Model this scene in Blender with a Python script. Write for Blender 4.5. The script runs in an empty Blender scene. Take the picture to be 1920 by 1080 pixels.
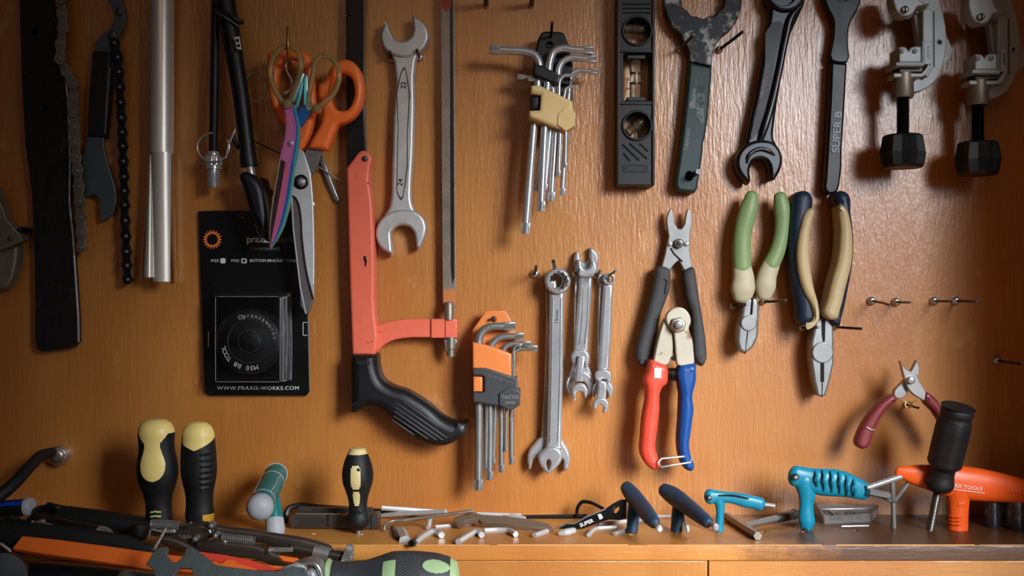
import bpy, math, random
from mathutils import Vector, Matrix
from mathutils.geometry import tessellate_polygon
random.seed(7)
SC = bpy.context.scene
COL = SC.collection
PI = math.pi
F = 2000.0                      # camera focal length in pixels of the 1920 px frame; the camera stands 1 m off the wall
def P(x, y, d=0.0):             # a point d metres in front of the wall, given where the photo shows it
    k = (1.0 - d) / F
    return Vector(((x - 960) * k, -d, (540 - y) * k))
def L(n, d=0.0): return n * (1.0 - d) / F
def lerp(a, b, t): return a + (b - a) * t

# ------------------------------------------------------------------ materials
def lin(c):
    return tuple(((v / 255) / 12.92 if v <= 10.3 else (((v / 255) + .055) / 1.055) ** 2.4) for v in c) + (1.0,)
MATS = {}
def mat(name, col, rough=.5, metal=0.0, bump=0.0, bscale=400.0, mottle=.12, mscale=60.0, coat=0.0, spec=.5, second=None, sfrac=.5, sscale=25.0,
        trans=0.0, alpha=1.0, stretch=(1, 1, 1), aniso=0, ior=1.45):
    m = bpy.data.materials.new(name); m.use_nodes = True
    nt = m.node_tree; N = nt.nodes; K = nt.links
    b = N['Principled BSDF']
    tc = N.new('ShaderNodeTexCoord'); mp = N.new('ShaderNodeMapping'); mp.inputs['Scale'].default_value = stretch
    K.new(tc.outputs['Object'], mp.inputs['Vector'])
    nz = N.new('ShaderNodeTexNoise'); nz.inputs['Scale'].default_value = mscale; nz.inputs['Detail'].default_value = 5
    K.new(mp.outputs[0], nz.inputs['Vector'])
    c = lin(col)
    mx = N.new('ShaderNodeMix'); mx.data_type = 'RGBA'
    mx.inputs['A'].default_value = tuple(v * (1 - mottle) for v in c[:3]) + (1,)
    mx.inputs['B'].default_value = tuple(min(1, v * (1 + mottle)) for v in c[:3]) + (1,)
    K.new(nz.outputs['Fac'], mx.inputs['Factor'])
    out = mx.outputs['Result']
    if second is not None:      # patches of wear, dirt or rust with a shape of their own
        n2 = N.new('ShaderNodeTexNoise'); n2.inputs['Scale'].default_value = sscale; n2.inputs['Detail'].default_value = 8; n2.inputs['Roughness'].default_value = .7
        K.new(mp.outputs[0], n2.inputs['Vector'])
        rp = N.new('ShaderNodeMapRange'); rp.inputs['From Min'].default_value = sfrac - .04; rp.inputs['From Max'].default_value = sfrac + .04
        K.new(n2.outputs['Fac'], rp.inputs['Value'])
        m2 = N.new('ShaderNodeMix'); m2.data_type = 'RGBA'; m2.inputs['B'].default_value = lin(second)
        K.new(rp.outputs[0], m2.inputs['Factor']); K.new(out, m2.inputs['A']); out = m2.outputs['Result']
    K.new(out, b.inputs['Base Color'])
    rr = N.new('ShaderNodeMapRange'); rr.inputs['To Min'].default_value = max(.02, rough - .06); rr.inputs['To Max'].default_value = min(1, rough + .1)
    K.new(nz.outputs['Fac'], rr.inputs['Value']); K.new(rr.outputs[0], b.inputs['Roughness'])
    b.inputs['Metallic'].default_value = metal
    b.inputs['Specular IOR Level'].default_value = spec
    b.inputs['Coat Weight'].default_value = coat; b.inputs['Coat Roughness'].default_value = .15
    b.inputs['Transmission Weight'].default_value = trans; b.inputs['Alpha'].default_value = alpha; b.inputs['IOR'].default_value = ior
    if bump > 0:
        n3 = N.new('ShaderNodeTexNoise'); n3.inputs['Scale'].default_value = bscale; n3.inputs['Detail'].default_value = 4
        K.new(mp.outputs[0], n3.inputs['Vector'])
        bp = N.new('ShaderNodeBump'); bp.inputs['Strength'].default_value = bump; bp.inputs['Distance'].default_value = .001
        K.new(n3.outputs['Fac'], bp.inputs['Height']); K.new(bp.outputs[0], b.inputs['Normal'])
    MATS[name] = m
    return m

# ------------------------------------------------------------------ mesh building
ORG = {}
def root_origin(o):
    while o.parent is not None: o = o.parent
    return ORG.get(o.name, Vector((0, 0, 0)))
class MB:
    def __init__(s): s.v = []; s.f = []; s.m = []; s.mats = []; s.sm = []
    def mi(s, m):
        m = MATS[m] if isinstance(m, str) else m
        if m not in s.mats: s.mats.append(m)
        return s.mats.index(m)
    def add(s, vs, fs, m, nflat=0):        # the last nflat faces are flat shaded
        b = len(s.v); s.v.extend(Vector(v) for v in vs)
        many = isinstance(m, list)
        for i, f in enumerate(fs):
            s.f.append(tuple(b + k for k in f)); s.m.append(s.mi(m[i] if many else m)); s.sm.append(i < len(fs) - nflat)
        return s
    def build(s, name, parent=None, label=None, cat=None, group=None, kind=None, smooth=38):
        me = bpy.data.meshes.new(name)
        if parent is not None: o0 = root_origin(parent)
        else:
            lo = [min(v[i] for v in s.v) for i in range(3)]; hi = [max(v[i] for v in s.v) for i in range(3)]
            o0 = Vector(((lo[0] + hi[0]) / 2, (lo[1] + hi[1]) / 2, lo[2])) if kind != 'structure' else Vector((0, 0, 0))
        me.from_pydata([v - o0 for v in s.v], [], s.f)
        for m in s.mats: me.materials.append(m)
        me.polygons.foreach_set('material_index', s.m)
        me.update()
        me.set_sharp_from_angle(angle=math.radians(smooth))
        me.polygons.foreach_set('use_smooth', s.sm)
        me.update()
        o = bpy.data.objects.new(name, me); COL.objects.link(o)
        if parent is not None: o.parent = parent
        else: o.location = o0; ORG[o.name] = o0
        if label: o['label'] = label
        if cat: o['category'] = cat
        if group: o['group'] = group
        if kind: o['kind'] = kind
        return o
def thing(name, label, cat, at, group=None):
    o = bpy.data.objects.new(name, None); COL.objects.link(o); o.empty_display_size = .02
    o.location = at; ORG[o.name] = Vector(at)
    o['label'] = label; o['category'] = cat
    if group: o['group'] = group
    return o

def crom(pts, sub=5, closed=True):      # chord-length spline through 2-D or 3-D tuples; a point given as ('s', p) keeps its corner
    sharp = [isinstance(p[0], str) for p in pts]
    q = [Vector(p[1] if isinstance(p[0], str) else p) for p in pts]
    n = len(q); out = []
    def tan(a, b, c, da, db, use):       # tangent at b scaled for the segment of length use
        return ((b - a) / da - (c - a) / (da + db) + (c - b) / db) * use
    segs = n if closed else n - 1
    for i in range(segs):
        p1, p2 = q[i], q[(i + 1) % n]
        d = (p2 - p1).length or 1e-9
        hp = (closed or i > 0) and not sharp[i]; hn = (closed or i < n - 2) and not sharp[(i + 1) % n]
        p0, p3 = q[i - 1], q[(i + 2) % n]
        m1 = tan(p0, p1, p2, (p1 - p0).length or 1e-9, d, d) if hp else (p2 - p1)
        m2 = tan(p1, p2, p3, d, (p3 - p2).length or 1e-9, d) if hn else (p2 - p1)
        for k in range(sub):
            t = k / sub; t2 = t * t; t3 = t2 * t
            out.append(p1 * (2 * t3 - 3 * t2 + 1) + m1 * (t3 - 2 * t2 + t) + p2 * (-2 * t3 + 3 * t2) + m2 * (t3 - t2))
    if not closed: out.append(q[-1])
    return out
def area2(p): return sum(p[i - 1][0] * p[i][1] - p[i][0] * p[i - 1][1] for i in range(len(p)))
def inset(p, b):                          # p oriented so that the solid lies on the left
    n = len(p); out = []
    for i in range(n):
        a, c, e = p[i - 1], p[i], p[(i + 1) % n]
        u = (c - a); w = (e - c)
        u = u.normalized() if u.length > 1e-12 else w.normalized()
        w = w.normalized() if w.length > 1e-12 else u
        n1 = Vector((-u[1], u[0])); n2 = Vector((-w[1], w[0]))
        h = n1 + n2
        if h.length < .3: h = n1
        h.normalize()
        k = 1 / max(.55, h.dot(n1))
        out.append(c + h * b * k)
    return out
def ell(cx, cy, rx, ry=None, n=28, rot=0):
    ry = rx if ry is None else ry; c, s = math.cos(math.radians(rot)), math.sin(math.radians(rot))
    return [(cx + rx * math.cos(2 * PI * i / n) * c - ry * math.sin(2 * PI * i / n) * s, cy + rx * math.cos(2 * PI * i / n) * s + ry * math.sin(2 * PI * i / n) * c) for i in range(n)]
def rrect(x0, y0, x1, y1, r, n=4):
    out = []
    for cx, cy, a in ((x1 - r, y0 + r, -90), (x1 - r, y1 - r, 0), (x0 + r, y1 - r, 90), (x0 + r, y0 + r, 180)):
        for i in range(n + 1):
            t = math.radians(a + 90 * i / n); out.append((cx + r * math.cos(t), cy + r * math.sin(t)))
    return out
def star(cx, cy, r0, r1, k, n=4, rot=0):   # k-lobed outline
    return [(cx + lerp(r0, r1, .5 + .5 * math.cos(k * a)) * math.cos(a + rot), cy + lerp(r0, r1, .5 + .5 * math.cos(k * a)) * math.sin(a + rot)) for a in (2 * PI * i / (k * n) for i in range(k * n))]

def solid(mb, outer, holes, fm, d0, d1, m, bevel, bseg=2, back=None, hb=None):
    """An outline in 2-D metres; fm(u, v, d) places it. Rounded front rim, straight side, flat back."""
    loops = []
    for j, p in enumerate([outer] + holes):
        p = [Vector((a[0], a[1])) for a in p]
        q = [p[i] for i in range(len(p)) if (p[i] - p[i - 1]).length > 1e-6]
        if (area2(q) > 0) != (j == 0): q.reverse()
        loops.append(q)
    bevel = min(bevel, (d1 - d0) * .49 if back is not None else (d1 - d0) * .95)
    hb = min(bevel, .0012) if hb is None else hb
    rings = []
    if back: rings += [[inset(l, min(back, hb if j else 1) * (1 - math.sin(PI / 2 * k / bseg))) for j, l in enumerate(loops)] + [d0 + back * (1 - math.cos(PI / 2 * k / bseg))] for k in range(bseg)]
    rings.append([l for l in loops] + [d0 + (back or 0)])
    if bevel > 0:
        for k in range(bseg + 1):
            a = PI / 2 * k / bseg
            rings.append([inset(l, (hb if j else bevel) * (1 - math.cos(a))) for j, l in enumerate(loops)] + [d1 - bevel + bevel * math.sin(a)])
    else: rings.append([l for l in loops] + [d1])
    nl = len(loops); vs = []; fs = []; idx = []
    for r in rings:
        row = []
        for j in range(nl):
            b = len(vs); vs += [fm(p[0], p[1], r[-1]) for p in r[j]]; row.append(b)
        idx.append(row)
    for k in range(len(rings) - 1):
        for j in range(nl):
            n = len(loops[j]); a, b = idx[k][j], idx[k + 1][j]
            for i in range(n):
                i2 = (i + 1) % n
                fs.append((a + i, a + i2, b + i2, b + i))
    flat0 = [i for j in range(nl) for i in range(idx[0][j], idx[0][j] + len(loops[j]))]
    flat1 = [i for j in range(nl) for i in range(idx[-1][j], idx[-1][j] + len(loops[j]))]
    def fix(tri, src, flat, up):
        pts = [v for l in src for v in l]
        for t in tri:
            a, b, c = (pts[i] for i in t)
            ccw = (b - a).cross(c - a) > 0
            f = tuple(flat[i] for i in t)
            fs.append(f if ccw == up else f[::-1])
    nside = len(fs)
    fix(tessellate_polygon([[Vector((p[0], p[1], 0)) for p in l] for l in rings[-1][:-1]]), rings[-1][:-1], flat1, True)
    fix(tessellate_polygon([[Vector((p[0], p[1], 0)) for p in l] for l in rings[0][:-1]]), rings[0][:-1], flat0, False)
    mb.add(vs, fs, m, len(fs) - nside)
    return mb
def plate(mb, pts, d0, d1, m, bevel=.0008, holes=(), sub=0, bseg=2, back=None, dref=None, hb=None):
    """A flat part hung parallel to the wall: outline from the photo at its front face's distance d1, thickness d1 - d0."""
    dr = d1 if dref is None else dref
    k = (1 - dr) / F
    def conv(p):
        p = crom(p, sub) if sub else p
        return [((a[0] - 960) * k, (540 - a[1]) * k) for a in p]
    return solid(mb, conv(pts), [conv(h) for h in holes], lambda u, v, d: (u, -d, v), d0, d1, m, bevel, bseg, back, hb)
def box(mb, x0, y0, x1, y1, d0, d1, m, bevel=.0006, r=0):
    return plate(mb, rrect(x0, y0, x1, y1, r) if r else [(x0, y0), (x1, y0), (x1, y1), (x0, y1)], d0, d1, m, bevel)
CAM = Vector((0, -1, 0))
def on_plane(x, y, p0, n):
    r = P(x, y, 0) - CAM
    return CAM + r * ((Vector(p0) - CAM).dot(n) / r.dot(n))
def tplate(mb, pts, p0, n, t, m, bevel=.0008, holes=(), sub=0, back=None):
    """A flat part on a tilted plane through p0 with normal n (towards the viewer); its outline as the photo shows it."""
    n = Vector(n).normalized(); p0 = Vector(p0)
    ax = Vector((1, 0, 0)) - n * n.x; ax.normalize(); ay = ax.cross(n) * -1
    if ay.z < 0: ay = -ay
    def conv(p):
        p = crom(p, sub) if sub else p
        return [((on_plane(a[0], a[1], p0, n) - p0).dot(ax), (on_plane(a[0], a[1], p0, n) - p0).dot(ay)) for a in p]
    return solid(mb, conv(pts), [conv(h) for h in holes], lambda u, v, d: p0 + ax * u + ay * v + n * (d - t), 0, t, m, bevel, 2, back)
def slab(mb, c, ax, ay, an, outline, t, m, bevel=.0006, holes=()):
    """A flat part at any tilt: outline (metres) along axes ax, ay about c, thickness t along an."""
    ax, ay, an = Vector(ax).normalized(), Vector(ay).normalized(), Vector(an).normalized(); c = Vector(c)
    if ax.cross(ay).dot(an) < 0: outline = [(u, v) for u, v in outline]
    return solid(mb, outline, list(holes), lambda u, v, d: c + ax * u + ay * v + an * d, 0, t, m, bevel)

def tube(mb, pts, rad, m, seg=14, rad2=None, cap='round', sq=1.0, closed=False, rot=0, twist=None):
    """A tube through world points; rad2 = half-depth towards the viewer where the section is not round."""
    pts = [Vector(p) for p in pts]; n = len(pts)
    if not isinstance(rad, (list, tuple)): rad = [rad] * n
    if rad2 is not None and not isinstance(rad2, (list, tuple)): rad2 = [rad2] * n
    T = []
    for i in range(n):
        a = pts[i - 1] if (i > 0 or closed) else pts[i]; b = pts[(i + 1) % n] if (i < n - 1 or closed) else pts[i]
        T.append((b - a).normalized())
    V = Vector((0, 1, 0)); n1s = []; prev = None
    for i in range(n):
        c = T[i].cross(V)
        if rad2 is None and prev is not None: c = prev - T[i] * prev.dot(T[i])
        elif c.length < .15: c = (prev - T[i] * prev.dot(T[i])) if prev is not None else T[i].cross(Vector((1, 0, 0)))
        elif prev is not None and c.dot(prev) < 0 and rad2 is None: c = -c
        if c.length < 1e-6: c = T[i].orthogonal()
        c.normalize(); n1s.append(c); prev = c
    vs = []; fs = []
    def ring(c, a, b, r1, r2):
        for k in range(seg):
            t = 2 * PI * k / seg + rot
            x, y = math.cos(t), math.sin(t)
            if sq != 1.0: x = math.copysign(abs(x) ** (1 / sq), x); y = math.copysign(abs(y) ** (1 / sq), y)
            vs.append(c + a * (x * r1) + b * (y * r2))
    rows = []
    for i in range(n):
        a = n1s[i]; b = a.cross(T[i]).normalized(); r1 = rad[i]; r2 = r1 if rad2 is None else rad2[i]
        if i == 0 and not closed and cap == 'round':
            for e in (.25, .6, .87): rows.append((pts[0] - T[0] * min(r1, r2) * math.cos(math.asin(e)), a, b, r1 * e, r2 * e))
        rows.append((pts[i], a, b, r1, r2))
        if i == n - 1 and not closed and cap == 'round':
            for e in (.87, .6, .25): rows.append((pts[i] + T[i] * min(r1, r2) * math.cos(math.asin(e)), a, b, r1 * e, r2 * e))
    for r in rows: ring(*r)
    R = len(rows)
    for i in range(R if closed else R - 1):
        j = (i + 1) % R
        for k in range(seg):
            k2 = (k + 1) % seg
            fs.append((i * seg + k, i * seg + k2, j * seg + k2, j * seg + k))
    if not closed:
        fs.append(tuple(range(seg))[::-1]); fs.append(tuple((R - 1) * seg + k for k in range(seg)))
    # consistent outward winding
    f0 = fs[0]; c0 = rows[0][0]
    nn = (vs[f0[1]] - vs[f0[0]]).cross(vs[f0[2]] - vs[f0[0]])
    mid = (vs[f0[0]] + vs[f0[1]] + vs[f0[2]] + vs[f0[3]]) / 4
    if nn.dot(mid - (rows[0][0] + rows[1][0]) / 2) < 0: fs = [f[::-1] for f in fs]
    mb.add(vs, fs, m)
    return mb
def sweep(mb, pts, m, sub=6, seg=14, cap='round', sq=1.0, rot=0, depth=None, closed=False):
    """A limb through (x, y, d, r px) points seen in the photo; depth scales its half-thickness towards the viewer."""
    q = crom([tuple(p[:4]) for p in pts], sub, closed) if sub else [Vector(p) for p in pts]
    w = [P(p[0], p[1], p[2]) for p in q]; r = [max(1e-5, L(p[3], p[2])) for p in q]
    return tube(mb, w, r, m, seg, None if depth is None else [a * depth for a in r], cap, sq, closed, rot)
def lathe(mb, p0, p1, prof, m, seg=32, rfn=None, front=None, flat=1.0):
    """Turned solid from p0 to p1: profile of (t 0..1 along, radius m). m may be f(angle, t) with angle 0 towards the viewer."""
    p0, p1 = Vector(p0), Vector(p1); ax = (p1 - p0); ln = ax.length; ax.normalize()
    fr = Vector((0, -1, 0)) if front is None else Vector(front)
    b = fr - ax * fr.dot(ax)
    if b.length < .05: b = Vector((0, 0, 1)) - ax * ax.z
    b.normalize(); a = b.cross(ax).normalized()
    vs = []; fs = []; ms = []
    for t, r in prof:
        for k in range(seg):
            th = 2 * PI * k / seg
            rr = r * (rfn(th, t) if rfn else 1)
            vs.append(p0 + ax * (t * ln) + b * (rr * flat * math.cos(th)) + a * (rr * math.sin(th)))
    fun = callable(m)
    for i in range(len(prof) - 1):
        for k in range(seg):
            k2 = (k + 1) % seg
            fs.append((i * seg + k, i * seg + k2, (i + 1) * seg + k2, (i + 1) * seg + k))
            th = 2 * PI * (k + .5) / seg; th = th - 2 * PI if th > PI else th
            ms.append(m(th, (prof[i][0] + prof[i + 1][0]) / 2) if fun else m)
    last = (len(prof) - 1) * seg
    fs.append(tuple(range(seg))[::-1]); fs.append(tuple(last + k for k in range(seg)))
    ms += [m(0, 0), m(0, 1)] if fun else [m, m]
    nn = None
    for f in fs[:1]:
        q = [vs[i] for i in f]
        nn = (q[1] - q[0]).cross(q[2] - q[0])
        if nn.length < 1e-14: nn = (q[2] - q[0]).cross(q[3] - q[0])
        mid = sum(q, Vector()) / 4; c = p0 + ax * (mid - p0).dot(ax)
        if nn.dot(mid - c) < 0: fs = [g[::-1] for g in fs]
    mb.add(vs, fs, ms)
    return mb
def resamp(prof, n=150):
    q = crom([(p[0], p[1]) for p in prof], 8, False); out = [q[0]]; step = 1.0 / n
    for p in q[1:]:
        k = max(1, int((p[0] - out[-1][0]) / step)); a = out[-1]
        out += [a.lerp(p, (i + 1) / k) for i in range(k)]
    return [(min(1, max(0, p[0])), max(1e-5, p[1])) for p in out]
def knob(mb, x, y, d0, d1, r, m, seg=24, dome=.3, rot=0):
    """A round head standing off the wall: centre from the photo, radius in px."""
    a, b = P(x, y, d1), None
    a0 = Vector((a.x, -d0, a.z)); R = L(r, d1)
    pr = [(0, R), (1 - dome, R)] + [(1 - dome + dome * math.sin(t), R * (.25 + .75 * math.cos(t))) for t in (.4, .8, 1.2, PI / 2)]
    return lathe(mb, a0, a, pr, m, seg, front=(math.sin(rot), 0, math.cos(rot)))
def helix(mb, a, b, r, turns, wr, m, seg=8, n=14, stretch=1.0):
    a, b = Vector(a), Vector(b); ax = (b - a).normalized(); u = ax.orthogonal().normalized(); w = ax.cross(u)
    k = int(turns * n)
    pts = [a + (b - a) * (i / k) + (u * math.cos(2 * PI * i / n) + w * math.sin(2 * PI * i / n)) * r for i in range(k + 1)]
    return tube(mb, pts, wr, m, seg, cap='flat')
def text(mb, body, x, y, size, d, m, rot=0, sx=1.0, align='CENTER', fm=None, bold=0.0, thick=.0003, spacing=1.0):
    """Raised lettering: capital letters size px high, centred at (x, y) on a face d off the wall."""
    cu = bpy.data.curves.new('letters', 'FONT'); cu.body = body; cu.align_x = align; cu.align_y = 'CENTER'; cu.size = 1; cu.offset = bold; cu.space_character = spacing
    cu.extrude = .02; cu.resolution_u = 3
    ob = bpy.data.objects.new('letters', cu); me = ob.to_mesh()
    c, s = math.cos(math.radians(rot)), math.sin(math.radians(rot)); k = size / .72
    vs = []
    for v in me.vertices:
        u, w = v.co.x * k * sx, v.co.y * k
        X, Y = x + u * c - w * s * -1 * -1, y - (u * s + w * c)
        X = x + u * c - w * s
        dd = d + (thick if v.co.z > 0 else 0)
        if fm: vs.append(fm(X, Y, dd))
        else:
            q = P(X, Y, d); vs.append(Vector((q.x, -dd, q.z)))
    fs = [tuple(p.vertices) for p in me.polygons]
    ob.to_mesh_clear(); bpy.data.objects.remove(ob); bpy.data.curves.remove(cu)
    if vs: mb.add(vs, fs, m)
    return mb
def arctext(mb, body, cx, cy, r, a0, step, size, d, m, inward=False):
    """Letters round a circle: a0 and step in degrees anticlockwise from the right."""
    for i, ch in enumerate(body):
        a = a0 + step * i
        t = math.radians(a)
        if ch != ' ': text(mb, ch, cx + r * math.cos(t), cy - r * math.sin(t), size, d, m, rot=(a - 90) if not inward else (a - 90))
    return mb
# ------------------------------------------------------------------ palette
mat('steel', (142, 142, 140), .34, .62, bump=.04, bscale=900, mottle=.14)
mat('chrome', (190, 191, 193), .24, .62, mottle=.06)
mat('cast_steel', (196, 196, 194), .45, .6, bump=.08, bscale=1500, mottle=.2, mscale=90)
mat('old_steel', (136, 126, 114), .42, .6, bump=.2, bscale=700, mottle=.3)
mat('dark_steel', (96, 91, 86), .34, .8, bump=.1, bscale=500, mottle=.25)
mat('gun_metal', (60, 61, 63), .32, .9, mottle=.2)
mat('black_oxide', (26, 26, 28), .34, .4, mottle=.25)
mat('iron_bar', (30, 29, 28), .5, .35, bump=.5, bscale=180, mottle=.4, second=(60, 55, 50), sfrac=.62, sscale=45)
mat('blade_grey', (88, 100, 106), .38, .55, mottle=.12)
mat('shear_steel', (206, 210, 212), .38, .3, mottle=.06)
mat('shear_bevel', (112, 106, 108), .4, .3, mottle=.15)
mat('aluminium', (240, 236, 228), .36, .55, bump=.1, bscale=300, stretch=(1, 1, .1), mottle=.1)
mat('plastic_black', (17, 18, 20), .42, mottle=.2)
mat('plastic_charcoal', (56, 57, 60), .5, bump=.2, bscale=1200, mottle=.12)
mat('rubber_black', (16, 17, 18), .55, bump=.25, bscale=1300, mottle=.2)
mat('grip_grey', (62, 62, 62), .6, bump=.4, bscale=1800, mottle=.15)
mat('shadow_slot', (8, 8, 8), .8)
mat('saw_orange', (232, 110, 84), .42, bump=.15, bscale=260, mottle=.06, second=(70, 34, 22), sfrac=.73, sscale=70)
mat('scissor_orange', (255, 120, 50), .4, mottle=.06, second=(150, 52, 18), sfrac=.74, sscale=40)
mat('bright_orange', (255, 118, 44), .45, mottle=.08, second=(150, 66, 26), sfrac=.72, sscale=60)
mat('holder_orange', (226, 128, 62), .45, mottle=.06)
mat('hex_orange', (232, 88, 26), .36, mottle=.06)
mat('card_black', (14, 14, 15), .28, mottle=.2, second=(60, 60, 60), sfrac=.79, sscale=60)
mat('print_white', (225, 225, 222), .5, mottle=.04)
mat('print_grey', (120, 120, 118), .5, mottle=.04)
mat('saw_faded', (190, 112, 54), .5, mottle=.2)
mat('iris_grey', (150, 172, 170), .3, .5, mottle=.08)
mat('blister_edge', (150, 154, 156), .2, trans=.45, ior=1.2)
mat('print_orange', (236, 120, 50), .5, mottle=.04)
mat('blister_plastic', (235, 238, 240), .12, trans=1.0, ior=1.12, mottle=.02, bump=.25, bscale=60)
mat('amber_clear', (206, 196, 140), .06, trans=.72, ior=1.3, mottle=.04)
mat('vial_clear', (244, 234, 206), .06, trans=.95, ior=1.3, mottle=.03)
mat('clear_plastic', (214, 214, 212), .12, trans=.9, ior=1.25, mottle=.03)
mat('cream_yellow', (228, 196, 134), .45, mottle=.06, second=(120, 96, 58), sfrac=.76, sscale=55)
mat('handle_yellow', (250, 224, 138), .38, mottle=.06, second=(170, 140, 70), sfrac=.72, sscale=45)
mat('chip_yellow', (214, 164, 50), .45)
mat('lime', (196, 204, 110), .45)
mat('plier_green', (122, 144, 94), .45, mottle=.1, second=(96, 104, 76), sfrac=.7, sscale=50)
mat('plier_cream', (178, 168, 138), .5, mottle=.1, second=(120, 108, 84), sfrac=.66, sscale=50)
mat('plier_navy', (22, 36, 54), .45, mottle=.15)
mat('plier_tan', (176, 154, 112), .42, mottle=.1, second=(130, 108, 76), sfrac=.7, sscale=30)
mat('cutter_red', (232, 76, 54), .4, mottle=.05, second=(250, 190, 176), sfrac=.78, sscale=40)
mat('cutter_blue', (20, 72, 140), .4, mottle=.08)
mat('cutter_head', (178, 170, 152), .42, .5, mottle=.1, second=(120, 84, 52), sfrac=.62, sscale=45)
mat('maroon', (120, 44, 48), .36, mottle=.1)
mat('nipper_steel', (164, 162, 160), .3, .6, mottle=.06)
mat('cutter_paint', (168, 172, 172), .5, .25, mottle=.08, second=(160, 162, 160), sfrac=.7, sscale=60)
mat('wrench_green', (38, 56, 56), .45, .1, mottle=.15, second=(128, 138, 136), sfrac=.71, sscale=34, stretch=(2.5, 1, .5))
mat('worn_black', (34, 34, 36), .42, .5, mottle=.2, second=(128, 126, 122), sfrac=.54, sscale=42)
mat('teal', (10, 120, 146), .36, mottle=.08)
mat('teal_dark', (10, 112, 108), .42, mottle=.08)
mat('pale_grey', (172, 175, 178), .5, mottle=.05)
mat('slate_blue', (26, 56, 78), .5, bump=.25, bscale=1800, mottle=.1)
mat('blue_bright', (14, 60, 190), .35)
mat('plate_grey', (92, 102, 102), .45, .25, bump=.3, bscale=700, mottle=.2, second=(70, 78, 78), sfrac=.58, sscale=40)
mat('sage', (158, 184, 136), .5, mottle=.08)
mat('brass', (180, 140, 70), .35, .9)
mat('rust_red', (150, 60, 42), .5, .2)
mat('zinc', (206, 204, 198), .3, .9, mottle=.12)
mat('worn_highlight', (206, 150, 90), .5, mottle=.1)

def wood(name, base, dark, light, rough, bump, zs=1.0, coat=.5, dark_end=None):
    m = bpy.data.materials.new(name); m.use_nodes = True; N = m.node_tree.nodes; K = m.node_tree.links; b = N['Principled BSDF']
    tc = N.new('ShaderNodeTexCoord')
    def noise(sc, stretch, detail=6, rough_=.55):
        mp = N.new('ShaderNodeMapping'); mp.inputs['Scale'].default_value = stretch; K.new(tc.outputs['Object'], mp.inputs['Vector'])
        n = N.new('ShaderNodeTexNoise'); n.inputs['Scale'].default_value = sc; n.inputs['Detail'].default_value = detail; n.inputs['Roughness'].default_value = rough_
        K.new(mp.outputs[0], n.inputs['Vector']); return n.outputs['Fac']
    def rng(s, a, c, d=0, e=1):
        r = N.new('ShaderNodeMapRange'); r.inputs['From Min'].default_value = a; r.inputs['From Max'].default_value = c; r.inputs['To Min'].default_value = d; r.inputs['To Max'].default_value = e
        K.new(s, r.inputs['Value']); return r.outputs[0]
    def mix(f, a, c):
        x = N.new('ShaderNodeMix'); x.data_type = 'RGBA'; K.new(f, x.inputs['Factor'])
        for s, v in (('A', a), ('B', c)):
            if isinstance(v, tuple): x.inputs[s].default_value = lin(v)
            else: K.new(v, x.inputs[s])
        return x.outputs['Result']
    st = (1, 1, .06) if zs > 0 else (.06, 1, 1)
    c = mix(rng(noise(5, (1, 1, .35)), .35, .65), base, dark)
    c = mix(rng(noise(160, st), .45, .8, 0, .5), c, dark)
    c = mix(rng(noise(26, (1, 1, .5), 9, .68), .60, .70, 0, .4), c, light)
    c = mix(rng(noise(75, (1, 1, .8), 6, .7), .68, .72, 0, .7), c, light)
    c = mix(rng(noise(58, (1, 1, 1), 6, .7), .29, .26, 0, .6), c, (40, 20, 8))
    if dark_end:                     # darker tone towards one end of the board, with a ragged edge
        sx = N.new('ShaderNodeSeparateXYZ'); K.new(tc.outputs['Object'], sx.inputs[0])
        a1 = N.new('ShaderNodeMath'); a1.operation = 'MULTIPLY_ADD'; K.new(noise(14, (1, 1, 1), 8, .7), a1.inputs[0]); a1.inputs[1].default_value = .22; K.new(sx.outputs[0], a1.inputs[2])
        c = mix(rng(a1.outputs[0], dark_end[0], dark_end[1], 0, .92), c, dark_end[2])
    K.new(c, b.inputs['Base Color'])
    K.new(rng(noise(18, (1, 1, .4)), .3, .7, rough - .06, rough + .08), b.inputs['Roughness'])
    b.inputs['Coat Weight'].default_value = coat; b.inputs['Coat Roughness'].default_value = .24; b.inputs['Coat IOR'].default_value = 1.7; b.inputs['Specular IOR Level'].default_value = .3
    h1 = noise(330, (1, 1, .15) if zs > 0 else (.15, 1, 1), 4); h2 = noise(520, (1, 1, .5), 3)
    ad = N.new('ShaderNodeMath'); ad.operation = 'MULTIPLY_ADD'; K.new(h2, ad.inputs[0]); ad.inputs[1].default_value = .35; K.new(h1, ad.inputs[2])
    bp = N.new('ShaderNodeBump'); bp.inputs['Strength'].default_value = bump; bp.inputs['Distance'].default_value = .0012
    K.new(ad.outputs[0], bp.inputs['Height']); K.new(bp.outputs[0], b.inputs['Normal']); K.new(bp.outputs[0], b.inputs['Coat Normal'])
    MATS[name] = m
wood('wall_varnish', (194, 130, 60), (170, 102, 40), (222, 172, 116), .45, .36, coat=.8)
wood('ledge_varnish', (206, 144, 70), (172, 108, 46), (226, 180, 124), .42, .3, zs=-1, coat=.14, dark_end=(.29, .37, (62, 38, 20)))
wood('shelf_varnish', (192, 136, 70), (168, 108, 50), (222, 172, 116), .4, .35, zs=-1, coat=.25)

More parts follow.
